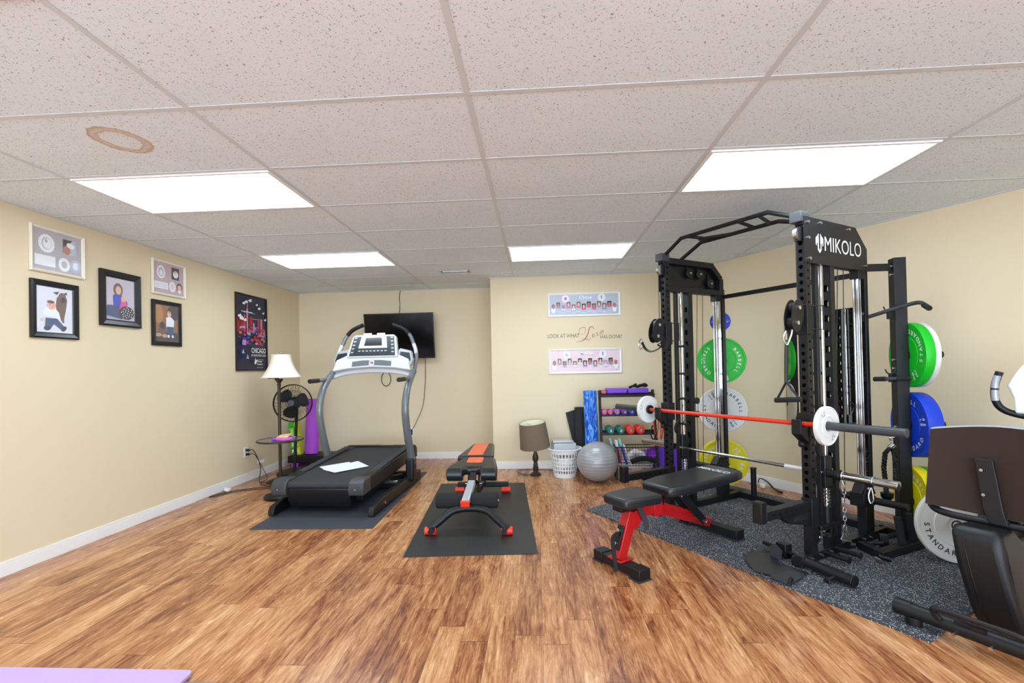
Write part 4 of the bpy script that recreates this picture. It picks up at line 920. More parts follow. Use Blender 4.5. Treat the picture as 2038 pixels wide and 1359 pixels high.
for x, mm, r, y, num, lab in ((.771, PK1, .029, 5.385, '2', 'leftmost pink dumbbell on the middle shelf'), (.838, PK1, .029, 5.385, '2', 'second pink dumbbell on the middle shelf, right of the first'), (.915, PU1, .033, 5.38, '3', 'mauve dumbbell between the pink and the violet ones'), (1.0, PU2, .033, 5.38, '3', 'violet dumbbell on the middle shelf, partly behind the bar sleeve'), (1.083, BL1, .036, 5.38, '5', 'left blue dumbbell on the middle shelf'), (1.172, BL1, .036, 5.38, '5', 'right blue dumbbell on the middle shelf, nearest the bar plate')):
    dumbbell('dumbbell', lab, x, y, .716+r*.62, r, .19, mm, num, group='dumbbells on the middle shelf')
for x, mm, r, num, lab in ((.83, GN1, .044, '8', 'left dark green dumbbell on the lower shelf'), (.945, GN1, .044, '8', 'dark green dumbbell with white ring beside the red ones'), (1.053, RD1, .048, '10', 'left red dumbbell on the lower shelf'), (1.165, RD1, .048, '10', 'right red dumbbell on the lower shelf')):
    dumbbell('dumbbell', lab, x, 5.33, .50+r*.66, r, .22, mm, num, group='dumbbells on the lower shelf')
# wire basket
t = thing('wire_basket', 'black wire basket full of exercise gear at the bottom of the rack', 'basket', (1.08, 5.25, .14))
bx0, bx1, by0, by1, bz0, bz1 = .85, 1.335, 5.20, 5.38, .155, .36
m = MB()
for z, th in ((bz1, .006), (bz0, .004)):
    m.tube([(bx0, by0, z), (bx1, by0, z), (bx1, by1, z), (bx0, by1, z)], th, BLK, n=8, closed=True, smooth=False)
part(t, 'rim', m)
m = MB(); N = 15
for i in range(N+1):
    x = bx0 + (bx1-bx0)*i/N; m.cyl((x, by0, bz0), (x, by0, bz1), .0016, BLK, n=5).cyl((x, by1, bz0), (x, by1, bz1), .0016, BLK, n=5).cyl((x, by0, bz0), (x, by1, bz0), .0016, BLK, n=5)
for k in range(1, 6):
    z = bz0 + (bz1-bz0)*k/6
    for y in (by0, by1): m.cyl((bx0, y, z), (bx1, y, z), .0016, BLK, n=5)
    for x in (bx0, bx1): m.cyl((x, by0, z), (x, by1, z), .0016, BLK, n=5)
part(t, 'wire_mesh', m)
for x in (bx0+.02, bx1-.02):
    for y in (by0+.02, by1-.02): m = MB(); m.beam((x, y, 0), (x, y, bz0), .02, .02, BLK); part(t, 'foot', m)
def stick(name, label, cat, p, q, w, h, m_, m2=None):
    t = thing(name, label, cat, p); m = MB(); m.beam(p, q, w, h, m_); part(t, 'body', m, bevel=min(w, h)*.3)
    if m2: p, q = Vector(p), Vector(q); m = MB(); m.beam(p.lerp(q, .75), q + (q-p)*.04, w*1.1, h*1.1, m2); part(t, 'end_band', m)
stick('exercise_band_pack', 'blue and purple band pack standing in the wire basket', 'pack', (.985, 5.25, .165), (.905, 5.25, .44), .035, .02, mat('deep_blue_pack', '#3a2fb8', .4), mat('mint_pack', '#7fd0c4', .5))
stick('exercise_band_pack', 'magenta band pack leaning beside the blue pack', 'pack', (.92, 5.30, .165), (.875, 5.29, .42), .035, .02, mat('magenta_pack', '#a12a86', .4), PAPER)
stick('exercise_band_pack', 'white package leaning right of the blue pack', 'pack', (1.03, 5.25, .165), (.95, 5.25, .39), .028, .015, mat('white_pack', '#dfe2ea', .4))
stick('exercise_band_pack', 'mint green wrapped roll at the left of the basket behind the ball', 'pack', (.90, 5.36, .17), (.815, 5.36, .44), .03, .02, mat('mint_pack', '#7fd0c4', .5))
m = MB(); m.tube([(1.00, 5.32, .22), (1.08, 5.32, .285), (1.15, 5.32, .27), (1.22, 5.32, .22)], .035, mat('white_cloth', '#dcd9dc', .8), n=12); solo('towel', m, 'white rolled towel in the wire basket', 'towel', (1.1, 5.26, .18))
m = MB(); m.lathe([(.055, -.02), (.06, 0), (.055, .02), (.047, 0)], mat('purple_ring_plastic', '#8a35c8', .4), c=(1.25, 5.26, .285), axis=(.3, -1, .2), n=30, closed=True); m.cyl((1.25, 5.262, .285), (1.252, 5.255, .286), .047, mat('purple_ring_plastic', '#8a35c8', .4), n=30); solo('ab_wheel', m, 'purple disc at the right end of the wire basket', 'disc', (1.255, 5.22, .23))
m = MB(); m.tube([(1.03, 5.235, .19), (1.10, 5.235, .22), (1.20, 5.235, .23), (1.30, 5.235, .20)], .028, FOAM, n=10).tube([(1.05, 5.27, .18), (1.15, 5.27, .18), (1.29, 5.27, .18)], .02, mat('grey_strap', '#8c8a88', .7), n=8); solo('resistance_band', m, 'black and grey bands heaped at the front of the wire basket', 'bands', (1.17, 5.18, .165))
# blue roller and black mats
solo('foam_roller', MB().cyl((.628, 5.44, .010), (.612, 5.455, .985), .078, MARBLE, n=32), 'tall blue marbled foam roller leaning on the left end of the dumbbell rack', 'foam roller', (.62, 5.45, 0), bevel=.006)
m = MB(); pts = []
for i in range(60):
    a = i*.33; r = .028 + .00075*i; pts.append((.535 + r*math.cos(a), r*math.sin(a)))
def sheet(mb, pts, z0, z1, th, m_, dx=0, dy=0, cy=0):
    vs = []
    n = len(pts)
    for k, (x, y) in enumerate(pts):
        q = Vector((pts[min(k+1, n-1)][0]-pts[max(k-1, 0)][0], pts[min(k+1, n-1)][1]-pts[max(k-1, 0)][1])).normalized(); nx, ny = -q.y*th/2, q.x*th/2
        for z in (z0, z1):
            for s in (-1, 1): f_ = (z-z0)/(z1-z0); vs.append((x + nx*s + dx*f_, cy + y + ny*s + dy*f_, z))
    fs = []
    for k in range(n-1):
        a = 4*k; b = 4*(k+1); fs += [(a, b, b+2, a+2), (a+1, a+3, b+3, b+1), (a+2, b+2, b+3, a+3), (a, a+1, b+1, b)]
    fs += [(0, 2, 3, 1), (4*n-4, 4*n-3, 4*n-1, 4*n-2)]; mb.add(vs, fs, m_)
sheet(m, pts, .004, .77, .006, RUBB, dx=-.02, dy=.03, cy=5.68)
solo('yoga_mat', m, 'rolled black mat standing behind the blue foam roller', 'mat', (.53, 5.68, 0))
m = MB(); m.prism([(.50, .004), (.62, .004), (.50, .745), (.345, .70)], RUBB, o=(0, 5.775, 0), u=(1, 0, 0), v=(0, .02, 1), h=.008); solo('yoga_mat', m, 'flat black mat corner fanning out left of the rolled black mat', 'mat', (.5, 5.68, 0))
m = MB(); m.prism([(0, .0), (.42, .0), (.42, .33), (0, .28)], mat('bright_purple_mat', '#6a2fd6', .6), o=(1.37, 5.66, .002), u=(1, .0, 0), v=(0, .12, 1), h=.012); solo('yoga_mat', m, 'bright purple mat standing against the wall behind the rack post', 'mat', (1.56, 5.68, 0))
# ================================================================== WEIGHT RACK (frame AB: x along the wall, y into the wall)
AR, AL, BF, ZF = -1.705, -2.855, 3.03, .012
A0 = (AR+AL)/2
t = thing('weight_rack', 'large black cable and smith machine rack with MIKOLO side plate', 'rack', (A0, 3.4, ZF), 'AB')
rk = t
def P_(name, m, **k): return part(rk, name, m, **k)
hz = [.42 + .05*i for i in range(36)]
for S, sg in ((AR, 1), (AL, -1)):
    m = MB(); holed_tube(m, S, BF, .055, .055, ZF+.055, 2.15, BLK, front=([z for z in hz if z < 1.42 or z > 1.62], .0135), side=([z+.025 for z in hz], .009)); P_('front_upright', m, smooth=False)
    m = MB(); holed_tube(m, S, 3.30, .062, .05, ZF+.055, 1.90, BLK, front=([.55 + .1*i for i in range(13)], .0155), shape='slot'); P_('slotted_upright', m, smooth=False)
    m = MB(); m.box(S-.015, S+.015, 3.135, 3.165, .20, 1.90, BLK); P_('guide_post', m, bevel=.004)
    m = MB(); m.cyl((S+.004, 3.21, .30), (S+.004, 3.21, 1.895), .0150, CHROME, n=20); P_('guide_rod', m, label='chrome guide rod')
    for z in (1.425, 1.19, .975, .76):
        m = MB(); m.cyl((S-sg*.018, 3.150, z), (S-sg*.085, 3.150, z), .009, BLK2, n=12).cyl((S-sg*.085, 3.150, z), (S-sg*.10, 3.150, z), .020, BLK2, n=16); P_('storage_peg', m, bevel=.003)
    # base
    m = MB(); m.box(S-.026, S+.026, 2.86, 3.98, ZF, ZF+.055, BLK); P_('base_rail', m, bevel=.003)
    for b in (2.90, 2.99, 3.10, 3.21, 3.62, 3.70):
        m = MB(); m.cyl((S+sg*.026, b, ZF+.03), (S+sg*.036, b, ZF+.03), .009, STEEL, n=10); P_('bolt', m)
    # rear column
    m = MB(); m.box(S-.030, S+.030, 3.65, 3.715, ZF+.055, .34, BLK); m.prism([(3.60, .335), (3.76, .335), (3.73, .385), (3.63, .385)], BLK, o=(S-.04, 0, 0), u=(0, 1, 0), v=(0, 0, 1), h=.08); P_('rear_post', m, bevel=.004)
    m = MB(); m.box(S-.024, S+.024, 3.665, 3.705, .38, 1.85, CHROME); P_('chrome_column', m, bevel=.003, label='polished chrome column')
    for dx in (-.014, .014):
        m = MB(); m.cyl((S+dx, 3.652, .38), (S+dx, 3.652, 1.85), .006, CHROME, n=12); P_('guide_rod', m, label='thin chrome rod')
    m = MB(); m.box(S-.03, S+.03, 3.635, 3.71, 1.84, 1.90, BLK); P_('column_cap', m, bevel=.003)
    m = MB(); m.box(S-.022, S+.022, 3.73, 3.77, ZF+.055, 1.90, BLK); P_('rear_upright', m, bevel=.003)
    # loading carriage with pegs either side
    m = MB(); m.box(S-.045, S+.045, 3.59, 3.725, .265, .355, BLK); m.prism([(3.58, .355), (3.735, .355), (3.69, .42), (3.63, .42)], BLK, o=(S-.033, 0, 0), u=(0, 1, 0), v=(0, 0, 1), h=.066); m.cyl((S+sg*.034, 3.66, .385), (S+sg*.046, 3.66, .385), .012, STEEL, n=12); P_('loading_carriage', m, bevel=.004)
    for d in (sg, -sg):
        L = .265 if d == sg else .17
        m = MB(); m.cyl((S+d*.045, 3.655, .312), (S+d*.075, 3.655, .312), .033, BLK2, n=20).cyl((S+d*.075, 3.655, .312), (S+d*L, 3.655, .312), .0245, BLK2, n=22); P_('loading_peg', m)
    # top: outer plate, beams, pulleys
    poly = [(2.99, 1.895), (2.99, 2.185), (3.60, 2.185), (3.745, 2.05), (3.745, 1.895)]
    m = MB(); xo = S+.028 if sg > 0 else S-.033; m.prism(poly, BLK, o=(xo, 0, 0), u=(0, 1, 0), v=(0, 0, 1), h=.005); pl = P_('side_plate', m)
    if sg > 0:
        m = MB(); text(m, 'MIKOLO', (S+.0335, 3.215, 1.985), (0, 1, 0), (0, 0, 1), .45, .095, LETW, bold=-.004, lift=.001)
        old = m.M; X_ = S+.0345   # shield-like mark
        def mk(pts): m.prism([(3.155+p[0], 2.03+p[1]) for p in pts], LETW, o=(X_, 0, 0), u=(0, 1, 0), v=(0, 0, 1), h=.001)
        mk([(-.020, .05), (-.010, .06), (-.010, -.035), (0, -.05), (0, -.065), (-.020, -.045)]); mk([(.020, .05), (.010, .06), (.010, -.035), (0, -.05), (0, -.065), (.020, -.045)])
        mk([(-.042, .03), (-.026, .045), (-.026, -.005), (-.034, .01), (-.034, -.02), (-.042, -.012)]); mk([(.042, .03), (.026, .045), (.026, -.005), (.034, .01), (.034, -.02), (.042, -.012)])
        part(rk, 'lettering', m, parent=pl, smooth=False)
        for (b, z) in ((3.03, 2.15), (3.17, 2.16), (3.51, 2.16), (3.03, 2.05), (3.04, 1.92), (3.72, 1.93)):
            m = MB(); m.cyl((S+.033, b, z), (S+.043, b, z), .010, STEEL, n=10); part(rk, 'bolt', m, parent=pl)
    m = MB(); m.box(S-.024, S+.026, 2.99, 3.62, 2.135, 2.185, BLK).beam((S+.001, 3.595, 2.165), (S+.001, 3.725, 2.045), .05, .05, BLK, up=(0, .7, .7)).box(S-.024, S+.026, 3.70, 3.75, 1.93, 2.05, BLK).box(S-.024, S+.026, 3.05, 3.745, 1.895, 1.94, BLK); P_('top_beam', m, bevel=.003)
    for b, z in ((3.33, 2.075), (3.46, 2.075), (3.60, 2.00)):
        m = MB(); m.cyl((S-.010, b, z), (S+.010, b, z), .043, BLK2, n=28).cyl((S-.022, b, z), (S+.022, b, z), .009, STEEL, n=12).box(S-.016, S-.013, b-.015, b+.015, z-.01, z+.09, BLK); P_('pulley', m, bevel=.003)
    m = MB(); m.cyl((S-.012, 2.985, 2.075), (S+.012, 2.985, 2.075), .045, STEEL, n=28).box(S-.02, S+.02, 2.975, 3.0, 2.03, 2.12, BLK); P_('front_pulley', m)
    m = MB(); m.box(S-.045, S+.03, 2.965, 3.06, 2.15, 2.215, DGREY); P_('pull_up_bracket', m, bevel=.004)
    # cables
    m = MB(); m.cyl((S+.004, 3.42, 1.9), (S-.03, 3.42, .94), .0028, CORD, n=6).cyl((S+.004, 3.49, 1.9), (S-.02, 3.47, .10), .0028, CORD, n=6).cyl((S-.03, 3.42, .86), (S, 3.40, .20), .0028, CORD, n=6).cyl((S, 2.955, 2.08), (S, 2.955, 1.66), .0028, CORD, n=6); P_('cable', m)
    m = MB(); m.box(S-.045, S-.020, 3.405, 3.435, .80, .96, STEEL).cyl((S-.045, 3.42, .94), (S-.018, 3.42, .94), .030, BLK2, n=20).cyl((S-.045, 3.42, .82), (S-.018, 3.42, .82), .030, BLK2, n=20); P_('floating_pulley', m, bevel=.003)
    m = MB(); m.cyl((S-.012, 3.085, .155), (S+.012, 3.085, .155), .042, BLK2, n=26).cyl((S-.02, 3.085, .155), (S+.03, 3.085, .155), .010, STEEL, n=12); P_('low_pulley', m, bevel=.003)
    m = MB(); m.cyl((S-.009, 3.22, .165), (S+.009, 3.22, .165), .044, CHROME, n=26).box(S-.02, S+.02, 3.20, 3.24, ZF+.05, .13, BLK); P_('low_pulley', m)
    # adjustable pulley carriage on the upright
    m = MB(); m.box(S-.036, S+.036, 2.995, 3.066, 1.44, 1.63, BLK); car = P_('pulley_carriage', m, bevel=.003)
    for dx in (-.026, .020):
        m = MB(); m.prism([(2.915 + .062*math.cos(a) + .018*math.sin(a), 1.558 + .103*math.sin(a)) for a in [i*2*PI/28 for i in range(28)]], BLK, o=(S+dx, 0, 0), u=(0, 1, 0), v=(0, 0, 1), h=.005); part(rk, 'pulley_plate', m, parent=car)
    for z, b in ((1.605, 2.925), (1.51, 2.905)):
        m = MB(); m.cyl((S-.018, b, z), (S+.018, b, z), .040, BLK2, n=24).cyl((S-.032, b, z), (S+.034, b, z), .013, STEEL, n=14); part(rk, 'pulley_wheel', m, parent=car)
    m = MB(); m.tube([(S+.02, 3.04, 1.62), (S+.075, 3.10, 1.62), (S+.075, 3.10, 1.47), (S+.03, 3.04, 1.47)], .005, BLK, n=8, smooth=False); part(rk, 'adjustment_lever', m, parent=car)
    # J-hook
    m = MB(); m.box(S-.04, S+.04, 2.99, 3.07, .80, .945, BLK); m.prism([(2.915, .865), (2.93, .855), (2.93, .80), (2.99, .74), (2.99, .86), (2.915, .866)][:0] or [(2.905, .91), (2.918, .91), (2.918, .868), (2.99, .868), (2.99, .76), (2.905, .82)], BLK, o=(S-.03, 0, 0), u=(0, 1, 0), v=(0, 0, 1), h=.06); P_('bar_hook', m, bevel=.003)
    m = MB(); m.cyl((S-.028, 2.985, .755), (S-.028, 2.965, .755), .009, STEEL, n=10).cyl((S-.0, 2.97, .755), (S-.012, 2.955, .755), .022, BLK2, n=20); P_('pull_pin', m, bevel=.003)
    # safety arm
    m = MB()
    m.box(S-.028, S+.028, 2.55, 3.0, .345, .40, BLK); m.box(S-.028, S+.028, 2.50, 2.55, .335, .46, BLK)
    m.prism([(2.70, .345), (3.0, .345), (3.0, .245), (2.78, .29)], BLK, o=(S-.022, 0, 0), u=(0, 1, 0), v=(0, 0, 1), h=.044)
    m.box(S-.034, S+.034, 2.995, 3.065, .24, .41, BLK); sa = P_('safety_arm', m, bevel=.003)
    m = MB()
    for k in range(7): m.cyl((S+.028, 2.62+k*.055, .372), (S+.0286, 2.62+k*.055, .372), .006, GLOSSB, n=10)
    part(rk, 'pin_hole', m, parent=sa)
    m = MB(); text(m, 'MIKOLO', (S+.0225, 2.82, .295), (0, 1, 0), (0, 0, 1), .14, .028, DGREY, lift=.001); part(rk, 'lettering', m, parent=sa, smooth=False)
    # smith carriage on the chrome rod
    m = MB(); m.box(S-.030, S+.034, 3.155, 3.235, .455, .66, BLK2); sc_ = P_('smith_carriage', m, bevel=.010, seg=3)
    m = MB(); m.tube([(S+.01, 3.16, .64), (S+.01, 3.10, .70), (S+.02, 3.10, .76), (S+.02, 3.15, .80)][::-1], .008, BLK2, n=8); part(rk, 'hook_lever', m, parent=sc_)
    m = MB(); m.tube([(S+.004 + .022*math.cos(a), 3.21 + .022*math.sin(a), .33 + a*.0033) for a in [i*PI/5 for i in range(60)]], .0028, CHROME, n=6, sub=2, smooth=False); P_('spring', m)
    m = MB(); m.cyl((S+.004, 3.21, .20), (S+.004, 3.21, .33), .026, BLK2, n=20).box(S-.035, S+.035, 3.09, 3.30, .195, .225, BLK); P_('stopper', m, bevel=.004)
    # plate storage post at the splayed rear corner
    pc = Vector((A0 + (.702 if sg > 0 else -.735), 3.94, 0)); ax = Vector((sg*math.sin(.73), math.cos(.73), 0)); ay = Vector((-ax.y, ax.x, 0))
    m = MB(); m.beam(pc + Vector((0, 0, ZF)), pc + Vector((0, 0, 1.985)), .075, .075, BLK, up=ax); P_('storage_post', m, bevel=.003)
    m = MB(); m.beam((S, 3.955, ZF+.028), (pc.x, pc.y, ZF+.028), .05, .055, BLK); P_('corner_brace', m, bevel=.003)
    m = MB(); m.beam((S, 3.75, 1.925), (pc.x - ax.x*.04, pc.y - ax.y*.04, 1.925), .03, .05, BLK); P_('corner_brace', m, bevel=.003)
    for z in (1.30, .815, .285) + ((1.685,) if sg < 0 else ()):
        q = pc + Vector((0, 0, z)); L = .25 if z < 1.6 else .12
        m = MB(); m.cyl(q + ax*.037, q + ax*.043, .038, BLK2, n=24).cyl(q + ax*.037, q + ax*L, .0235, BLK2, n=20); P_('plate_peg', m)
    for z in (1.93, 1.87, 1.27, 1.21, .80, .26):
        q = pc + Vector((0, 0, z)) - ax*.0375 - ay*sg*.01
        m = MB(); m.cyl(q, q - ax*.012, .009, STEEL, n=10); P_('bolt', m)
    # low band pegs
    for b in (3.13, 3.26):
        m = MB(); m.cyl((S+sg*.026, b, .052), (S+sg*.17, b-.02*0, .052), .0155, BLK2, n=16).cyl((S+sg*.165, b, .052), (S+sg*.172, b, .052), .021, BLK2, n=18); P_('band_peg', m)
m = MB(); m.box(AL, AR, 3.905, 3.955, ZF, ZF+.055, BLK); P_('rear_base_beam', m, bevel=.003)
m = MB(); m.beam((AL, 3.755, 1.885), (AR, 3.755, 1.885), .03, .035, BLK); P_('rear_top_beam', m, bevel=.003)
m = MB(); m.cyl((-2.70, 3.925, .067), (-2.70, 3.925, .31), .024, BLK2, n=20).cyl((-2.70, 3.925, .305), (-2.70, 3.925, .312), .029, BLK2, n=22); P_('vertical_plate_peg', m)
# pull-up bars
m = MB(); m.tube([(AL-.01, 3.02, 2.19), (-2.67, 3.03, 2.305), (-1.93, 3.03, 2.29), (AR+.0, 3.02, 2.185)], .0155, BLK, n=14, smooth=False); pu = P_('pull_up_bar', m)
m = MB(); m.tube([(AL, 3.22, 2.18), (-2.64, 3.23, 2.285), (-1.98, 3.23, 2.27), (AR, 3.22, 2.18)], .0155, BLK, n=14, smooth=False); P_('pull_up_bar', m)
for p, q in (((-2.60, 3.03, 2.30), (-2.52, 3.23, 2.282)), ((-2.35, 3.23, 2.28), (-2.58, 3.13, 2.285)), ((-2.16, 3.03, 2.295), (-2.16, 3.23, 2.275)), ((-2.00, 3.03, 2.292), (-2.04, 3.23, 2.272))):
    m = MB(); m.cyl(p, q, .013, BLK, n=12); P_('grip_bar', m)
# landmine on the near front corner
m = MB(); m.cyl((-1.665, 2.885, .053), (-1.375, 2.845, .053), .031, BLK, n=26).cyl((-1.378, 2.846, .053), (-1.372, 2.845, .053), .034, BLK2, n=26); m.cyl((-1.47, 2.84, .045), (-1.49, 2.78, .03), .010, BLK2, n=10).beam((-1.50, 2.79, .025), (-1.46, 2.77, .035), .012, .02, BLK2); m.box(-1.71, -1.655, 2.855, 2.915, .02, .085, BLK); P_('landmine_tube', m, bevel=.003)
# ------------------------------------------------ smith bar
m_bar = thing('smith_bar', 'chrome smith machine bar low across the rack with bare sleeves', 'bar', (A0, 3.155, .55), 'AB')
m = MB(); m.cyl((AL-.02, 3.150, .556), (AR+.02, 3.150, .556), .0125, CHROME, n=18); part(m_bar, 'shaft', m)
m = MB(); m.cyl((-1.93, 3.150, .556), (-1.75, 3.150, .556), .0140, mat('knurled_light', '#d8d9dd', .5), n=18); part(m_bar, 'knurled_grip', m, label='pale knurled section')
for S, sg in ((AR, 1), (AL, -1)):
    m = MB(); m.cyl((S+sg*.045, 3.150, .556), (S+sg*.13, 3.150, .556), .026, BLK2, n=22).cyl((S+sg*.10, 3.150, .556), (S+sg*.125, 3.150, .556), .034, BLK2, n=22); part(m_bar, 'collar', m, bevel=.003)
    m = MB(); m.cyl((S+sg*.13, 3.150, .556), (S+sg*.425, 3.150, .556), .0245, CHROME, n=26); part(m_bar, 'sleeve', m, bevel=.002)
# ------------------------------------------------ barbell
BY, BZ = 2.945, .884
bb = thing('barbell', 'barbell with red shaft and dark sleeves resting on the rack hooks', 'barbell', (A0, BY, BZ), 'AB')
m = MB(); m.cyl((-2.97, BY, BZ), (-1.60, BY, BZ), .0145, REDBAR, n=20); part(bb, 'shaft', m)
for x0, x1 in ((-1.60, -1.155), (-2.97, -3.405)):
    s = 1 if x1 > x0 else -1
    m = MB(); m.cyl((x0, BY, BZ), (x0+s*.018, BY, BZ), .038, BLK2, n=26).cyl((x0, BY, BZ), (x1, BY, BZ), .025, DGREY, n=26); part(bb, 'sleeve', m, bevel=.002)

def disc_plate(name, label, c, axis, R_, th, col, let, words, phi, fr='AB', group=None, hub=.026, wt='45', steel=True, size=.030):
    """bumper plate: c = centre of the near face, axis points away from the viewer"""
    ax = Vector(axis).normalized(); c = Vector(c); t = thing(name, label, 'weight plate', c, fr, group=group)
    r = R_
    prof = [(hub, .004), (hub*2.0, .004), (hub*2.1, .0), (r*.56, 0), (r*.575, .003), (r*.90, .003), (r*.915, 0), (r*.985, 0), (r, .006), (r, th-.006), (r*.985, th), (r*.915, th), (r*.90, th-.003), (r*.575, th-.003), (r*.56, th), (hub*2.1, th), (hub*2, th-.004), (hub, th-.004)]
    m = MB(); m.lathe(prof, col, c=c, axis=ax, n=72, closed=True); part(t, 'disc', m)
    m = MB(); m.lathe([(hub-.001, .002), (hub*1.25, .002), (hub*1.25, .0035), (hub-.001, th-.002)], STEEL if steel else col, c=c, axis=ax, n=32); part(t, 'hub_ring', m, label='steel hub ring' if steel else None)
    n = -ax; v = Vector((0, 0, 1)); v = (v - n*v.dot(n)).normalized(); u = v.cross(n)
    m = MB(); cc = c + ax*.003
    if words:
        ring_text(m, 'STANDARD', cc, u, v, r*.735, size, PI+phi, False, let); ring_text(m, 'BARBELL', cc, u, v, r*.735, size, phi, True, let)
    ring_text(m, wt, cc, u, v, r*(.79), size*.95, PI/2+phi, True, let); ring_text(m, 'LB', cc, u, v, r*(.66), size*.8, PI/2+phi, True, let)
    ring_text(m, wt, cc, u, v, r*(.79), size*.95, -PI/2+phi, True, let); ring_text(m, 'LB', cc, u, v, r*(.66), size*.8, -PI/2+phi, True, let)
    part(t, 'lettering', m, smooth=False)
    return t
rad = math.radians
# plates on the barbell (near-face axis points along the bar)
disc_plate('bar_plate', 'small white plate on the near right end of the red barbell', (-1.535, BY, BZ), (-1, 0, 0), .117, .028, BUMPW, LETK, False, rad(35), wt='2.5', size=.017)
disc_plate('bar_plate', 'small white plate on the far left end of the red barbell', (-2.99, BY, BZ), (-1, 0, 0), .117, .028, BUMPW, LETK, False, rad(75), wt='2.5', size=.017)
# storage plates
def store(sg, z, items):
    pc = Vector((A0 + (.702 if sg > 0 else -.735), 3.94, z)); ax = Vector((sg*math.sin(.73), math.cos(.73), 0)); d = .040
    for (lab, R_, th, col, let, wt, phi, words, drop) in items:
        disc_plate('bumper_plate' if R_ > .2 else 'small_plate', lab, pc + ax*d - Vector((0, 0, drop)), ax, R_, th, col, let, words, rad(phi), wt=wt, size=.042 if R_ > .2 else .018, steel=False, group=None); d += th + .001
store(-1, 1.685, [('small blue plate on the top left storage peg', .095, .02, BUMPB, LETW, '5', 90, False, 0)])
store(-1, 1.30, [('green plate seen face on, hung on the far left storage post', .225, .045, BUMPG, LETW, '25', 0, True, 0)])
store(-1, .815, [('white plate with black lettering on the far left storage post', .225, .03, BUMPW, LETK, '10', 35, True, 0)])
store(-1, .285, [('yellow plate seen face on at the foot of the far left storage post', .225, .06, BUMPY, LETW, '35', -45, True, -.012)])
store(1, 1.30, [('front green plate on the near right storage post', .225, .055, BUMPG, LETW, '25', 213, True, 0), ('white plate behind the green one on the near right storage post', .225, .03, BUMPW, LETK, '10', 20, True, 0)])
store(1, .815, [('thick blue plate on the near right storage post', .225, .09, BUMPB, LETW, '45', 102, True, 0)])
store(1, .285, [('yellow plate on the lowest peg of the near right storage post', .225, .065, BUMPY, LETW, '35', 60, True, -.012), ('green plate behind the yellow one on the lowest right peg', .225, .05, BUMPG, LETW, '25', 0, True, -.012)])
# small white disc hanging low on the left post
m = MB(); q = Vector((A0-.735, 3.94, 1.115)); ax = Vector((-math.sin(.73), math.cos(.73), 0)); m.cyl(q + ax*.040, q + ax*.0445, .062, BUMPW, n=32)
solo('small_plate', m, 'small plain white disc overlapping the bottom of the left green plate', 'weight plate', q + ax*.04, fr='AB')
# white plate leaning on the floor
wc = Vector((2.50, 2.965, .0)); axw = Vector((.10, .97, -.12)).normalized()
disc_plate('bumper_plate', 'white plate with black lettering leaning on the floor against the yellow plate', (2.572, 3.005, .2365), axw, .225, .03, BUMPW, LETK, True, rad(45), fr='W', wt='10', size=.042)

# ------------------------------------------------ mirror on the wall
t = thing('wall_mirror', 'tall mirror on the wall behind the weight rack', 'mirror', (-2.43, BW, 1.2), 'AB')
m = MB(); m.box(-2.745, -2.115, BW-.018, BW-.001, .66, 1.735, BLK2); part(t, 'backing', m, bevel=.006)
m = MB(); m.box(-2.738, -2.122, BW-.0195, BW-.0182, .667, 1.728, MIRROR); part(t, 'mirror_glass', m, smooth=False)

# ------------------------------------------------ things hung on the rack
def hang_handle(label, S, pts_strap, grip0, grip1, apex):
    t = thing('pull_strap', label, 'handle', (S, 2.92, 1.2), 'AB')
    m = MB(); g0, g1 = Vector(grip0), Vector(grip1); m.cyl(g0, g1, .0165, FOAM, n=18); part(t, 'grip', m, bevel=.003)
    m = MB(); m.tube([g0 + (g1-g0)*.06, Vector(apex)], .007, BLK, n=6, smooth=False, flat=.4).tube([g1 + (g0-g1)*.06, Vector(apex)], .007, BLK, n=6, smooth=False, flat=.4); m.tube(pts_strap, .011, BLK, n=8, flat=.35); part(t, 'strap', m)
    return t
t = hang_handle('black foam cable handle hanging on a strap from the near right pulley', AR, [(-1.755, 2.90, 1.14), (-1.755, 2.905, 1.28), (-1.752, 2.91, 1.39)], (-1.83, 2.90, 1.025), (-1.665, 2.90, 1.038), (-1.755, 2.90, 1.145))
m = MB(); m.tube([(-1.752, 2.91, 1.38), (-1.765, 2.90, 1.42), (-1.745, 2.91, 1.475), (-1.725, 2.92, 1.50), (-1.728, 2.925, 1.45), (-1.745, 2.915, 1.39)], .0055, STEEL, n=8, closed=True); part(t, 'carabiner', m, label='silver snap hook')
t = hang_handle('black foam cable handle folded over the far left pulley', AL, [(-3.01, 2.90, 1.47), (-2.97, 2.90, 1.41), (-2.90, 2.90, 1.385), (-2.83, 2.92, 1.41), (-2.80, 2.94, 1.46)], (-2.80, 2.95, 1.395), (-2.745, 2.95, 1.495), (-2.86, 2.93, 1.44))
m = MB(); m.tube([(-3.02, 2.90, 1.50), (-3.05, 2.90, 1.46), (-3.04, 2.90, 1.41), (-3.01, 2.90, 1.43)], .0055, STEEL, n=8, closed=True); part(t, 'carabiner', m, label='silver snap hook')
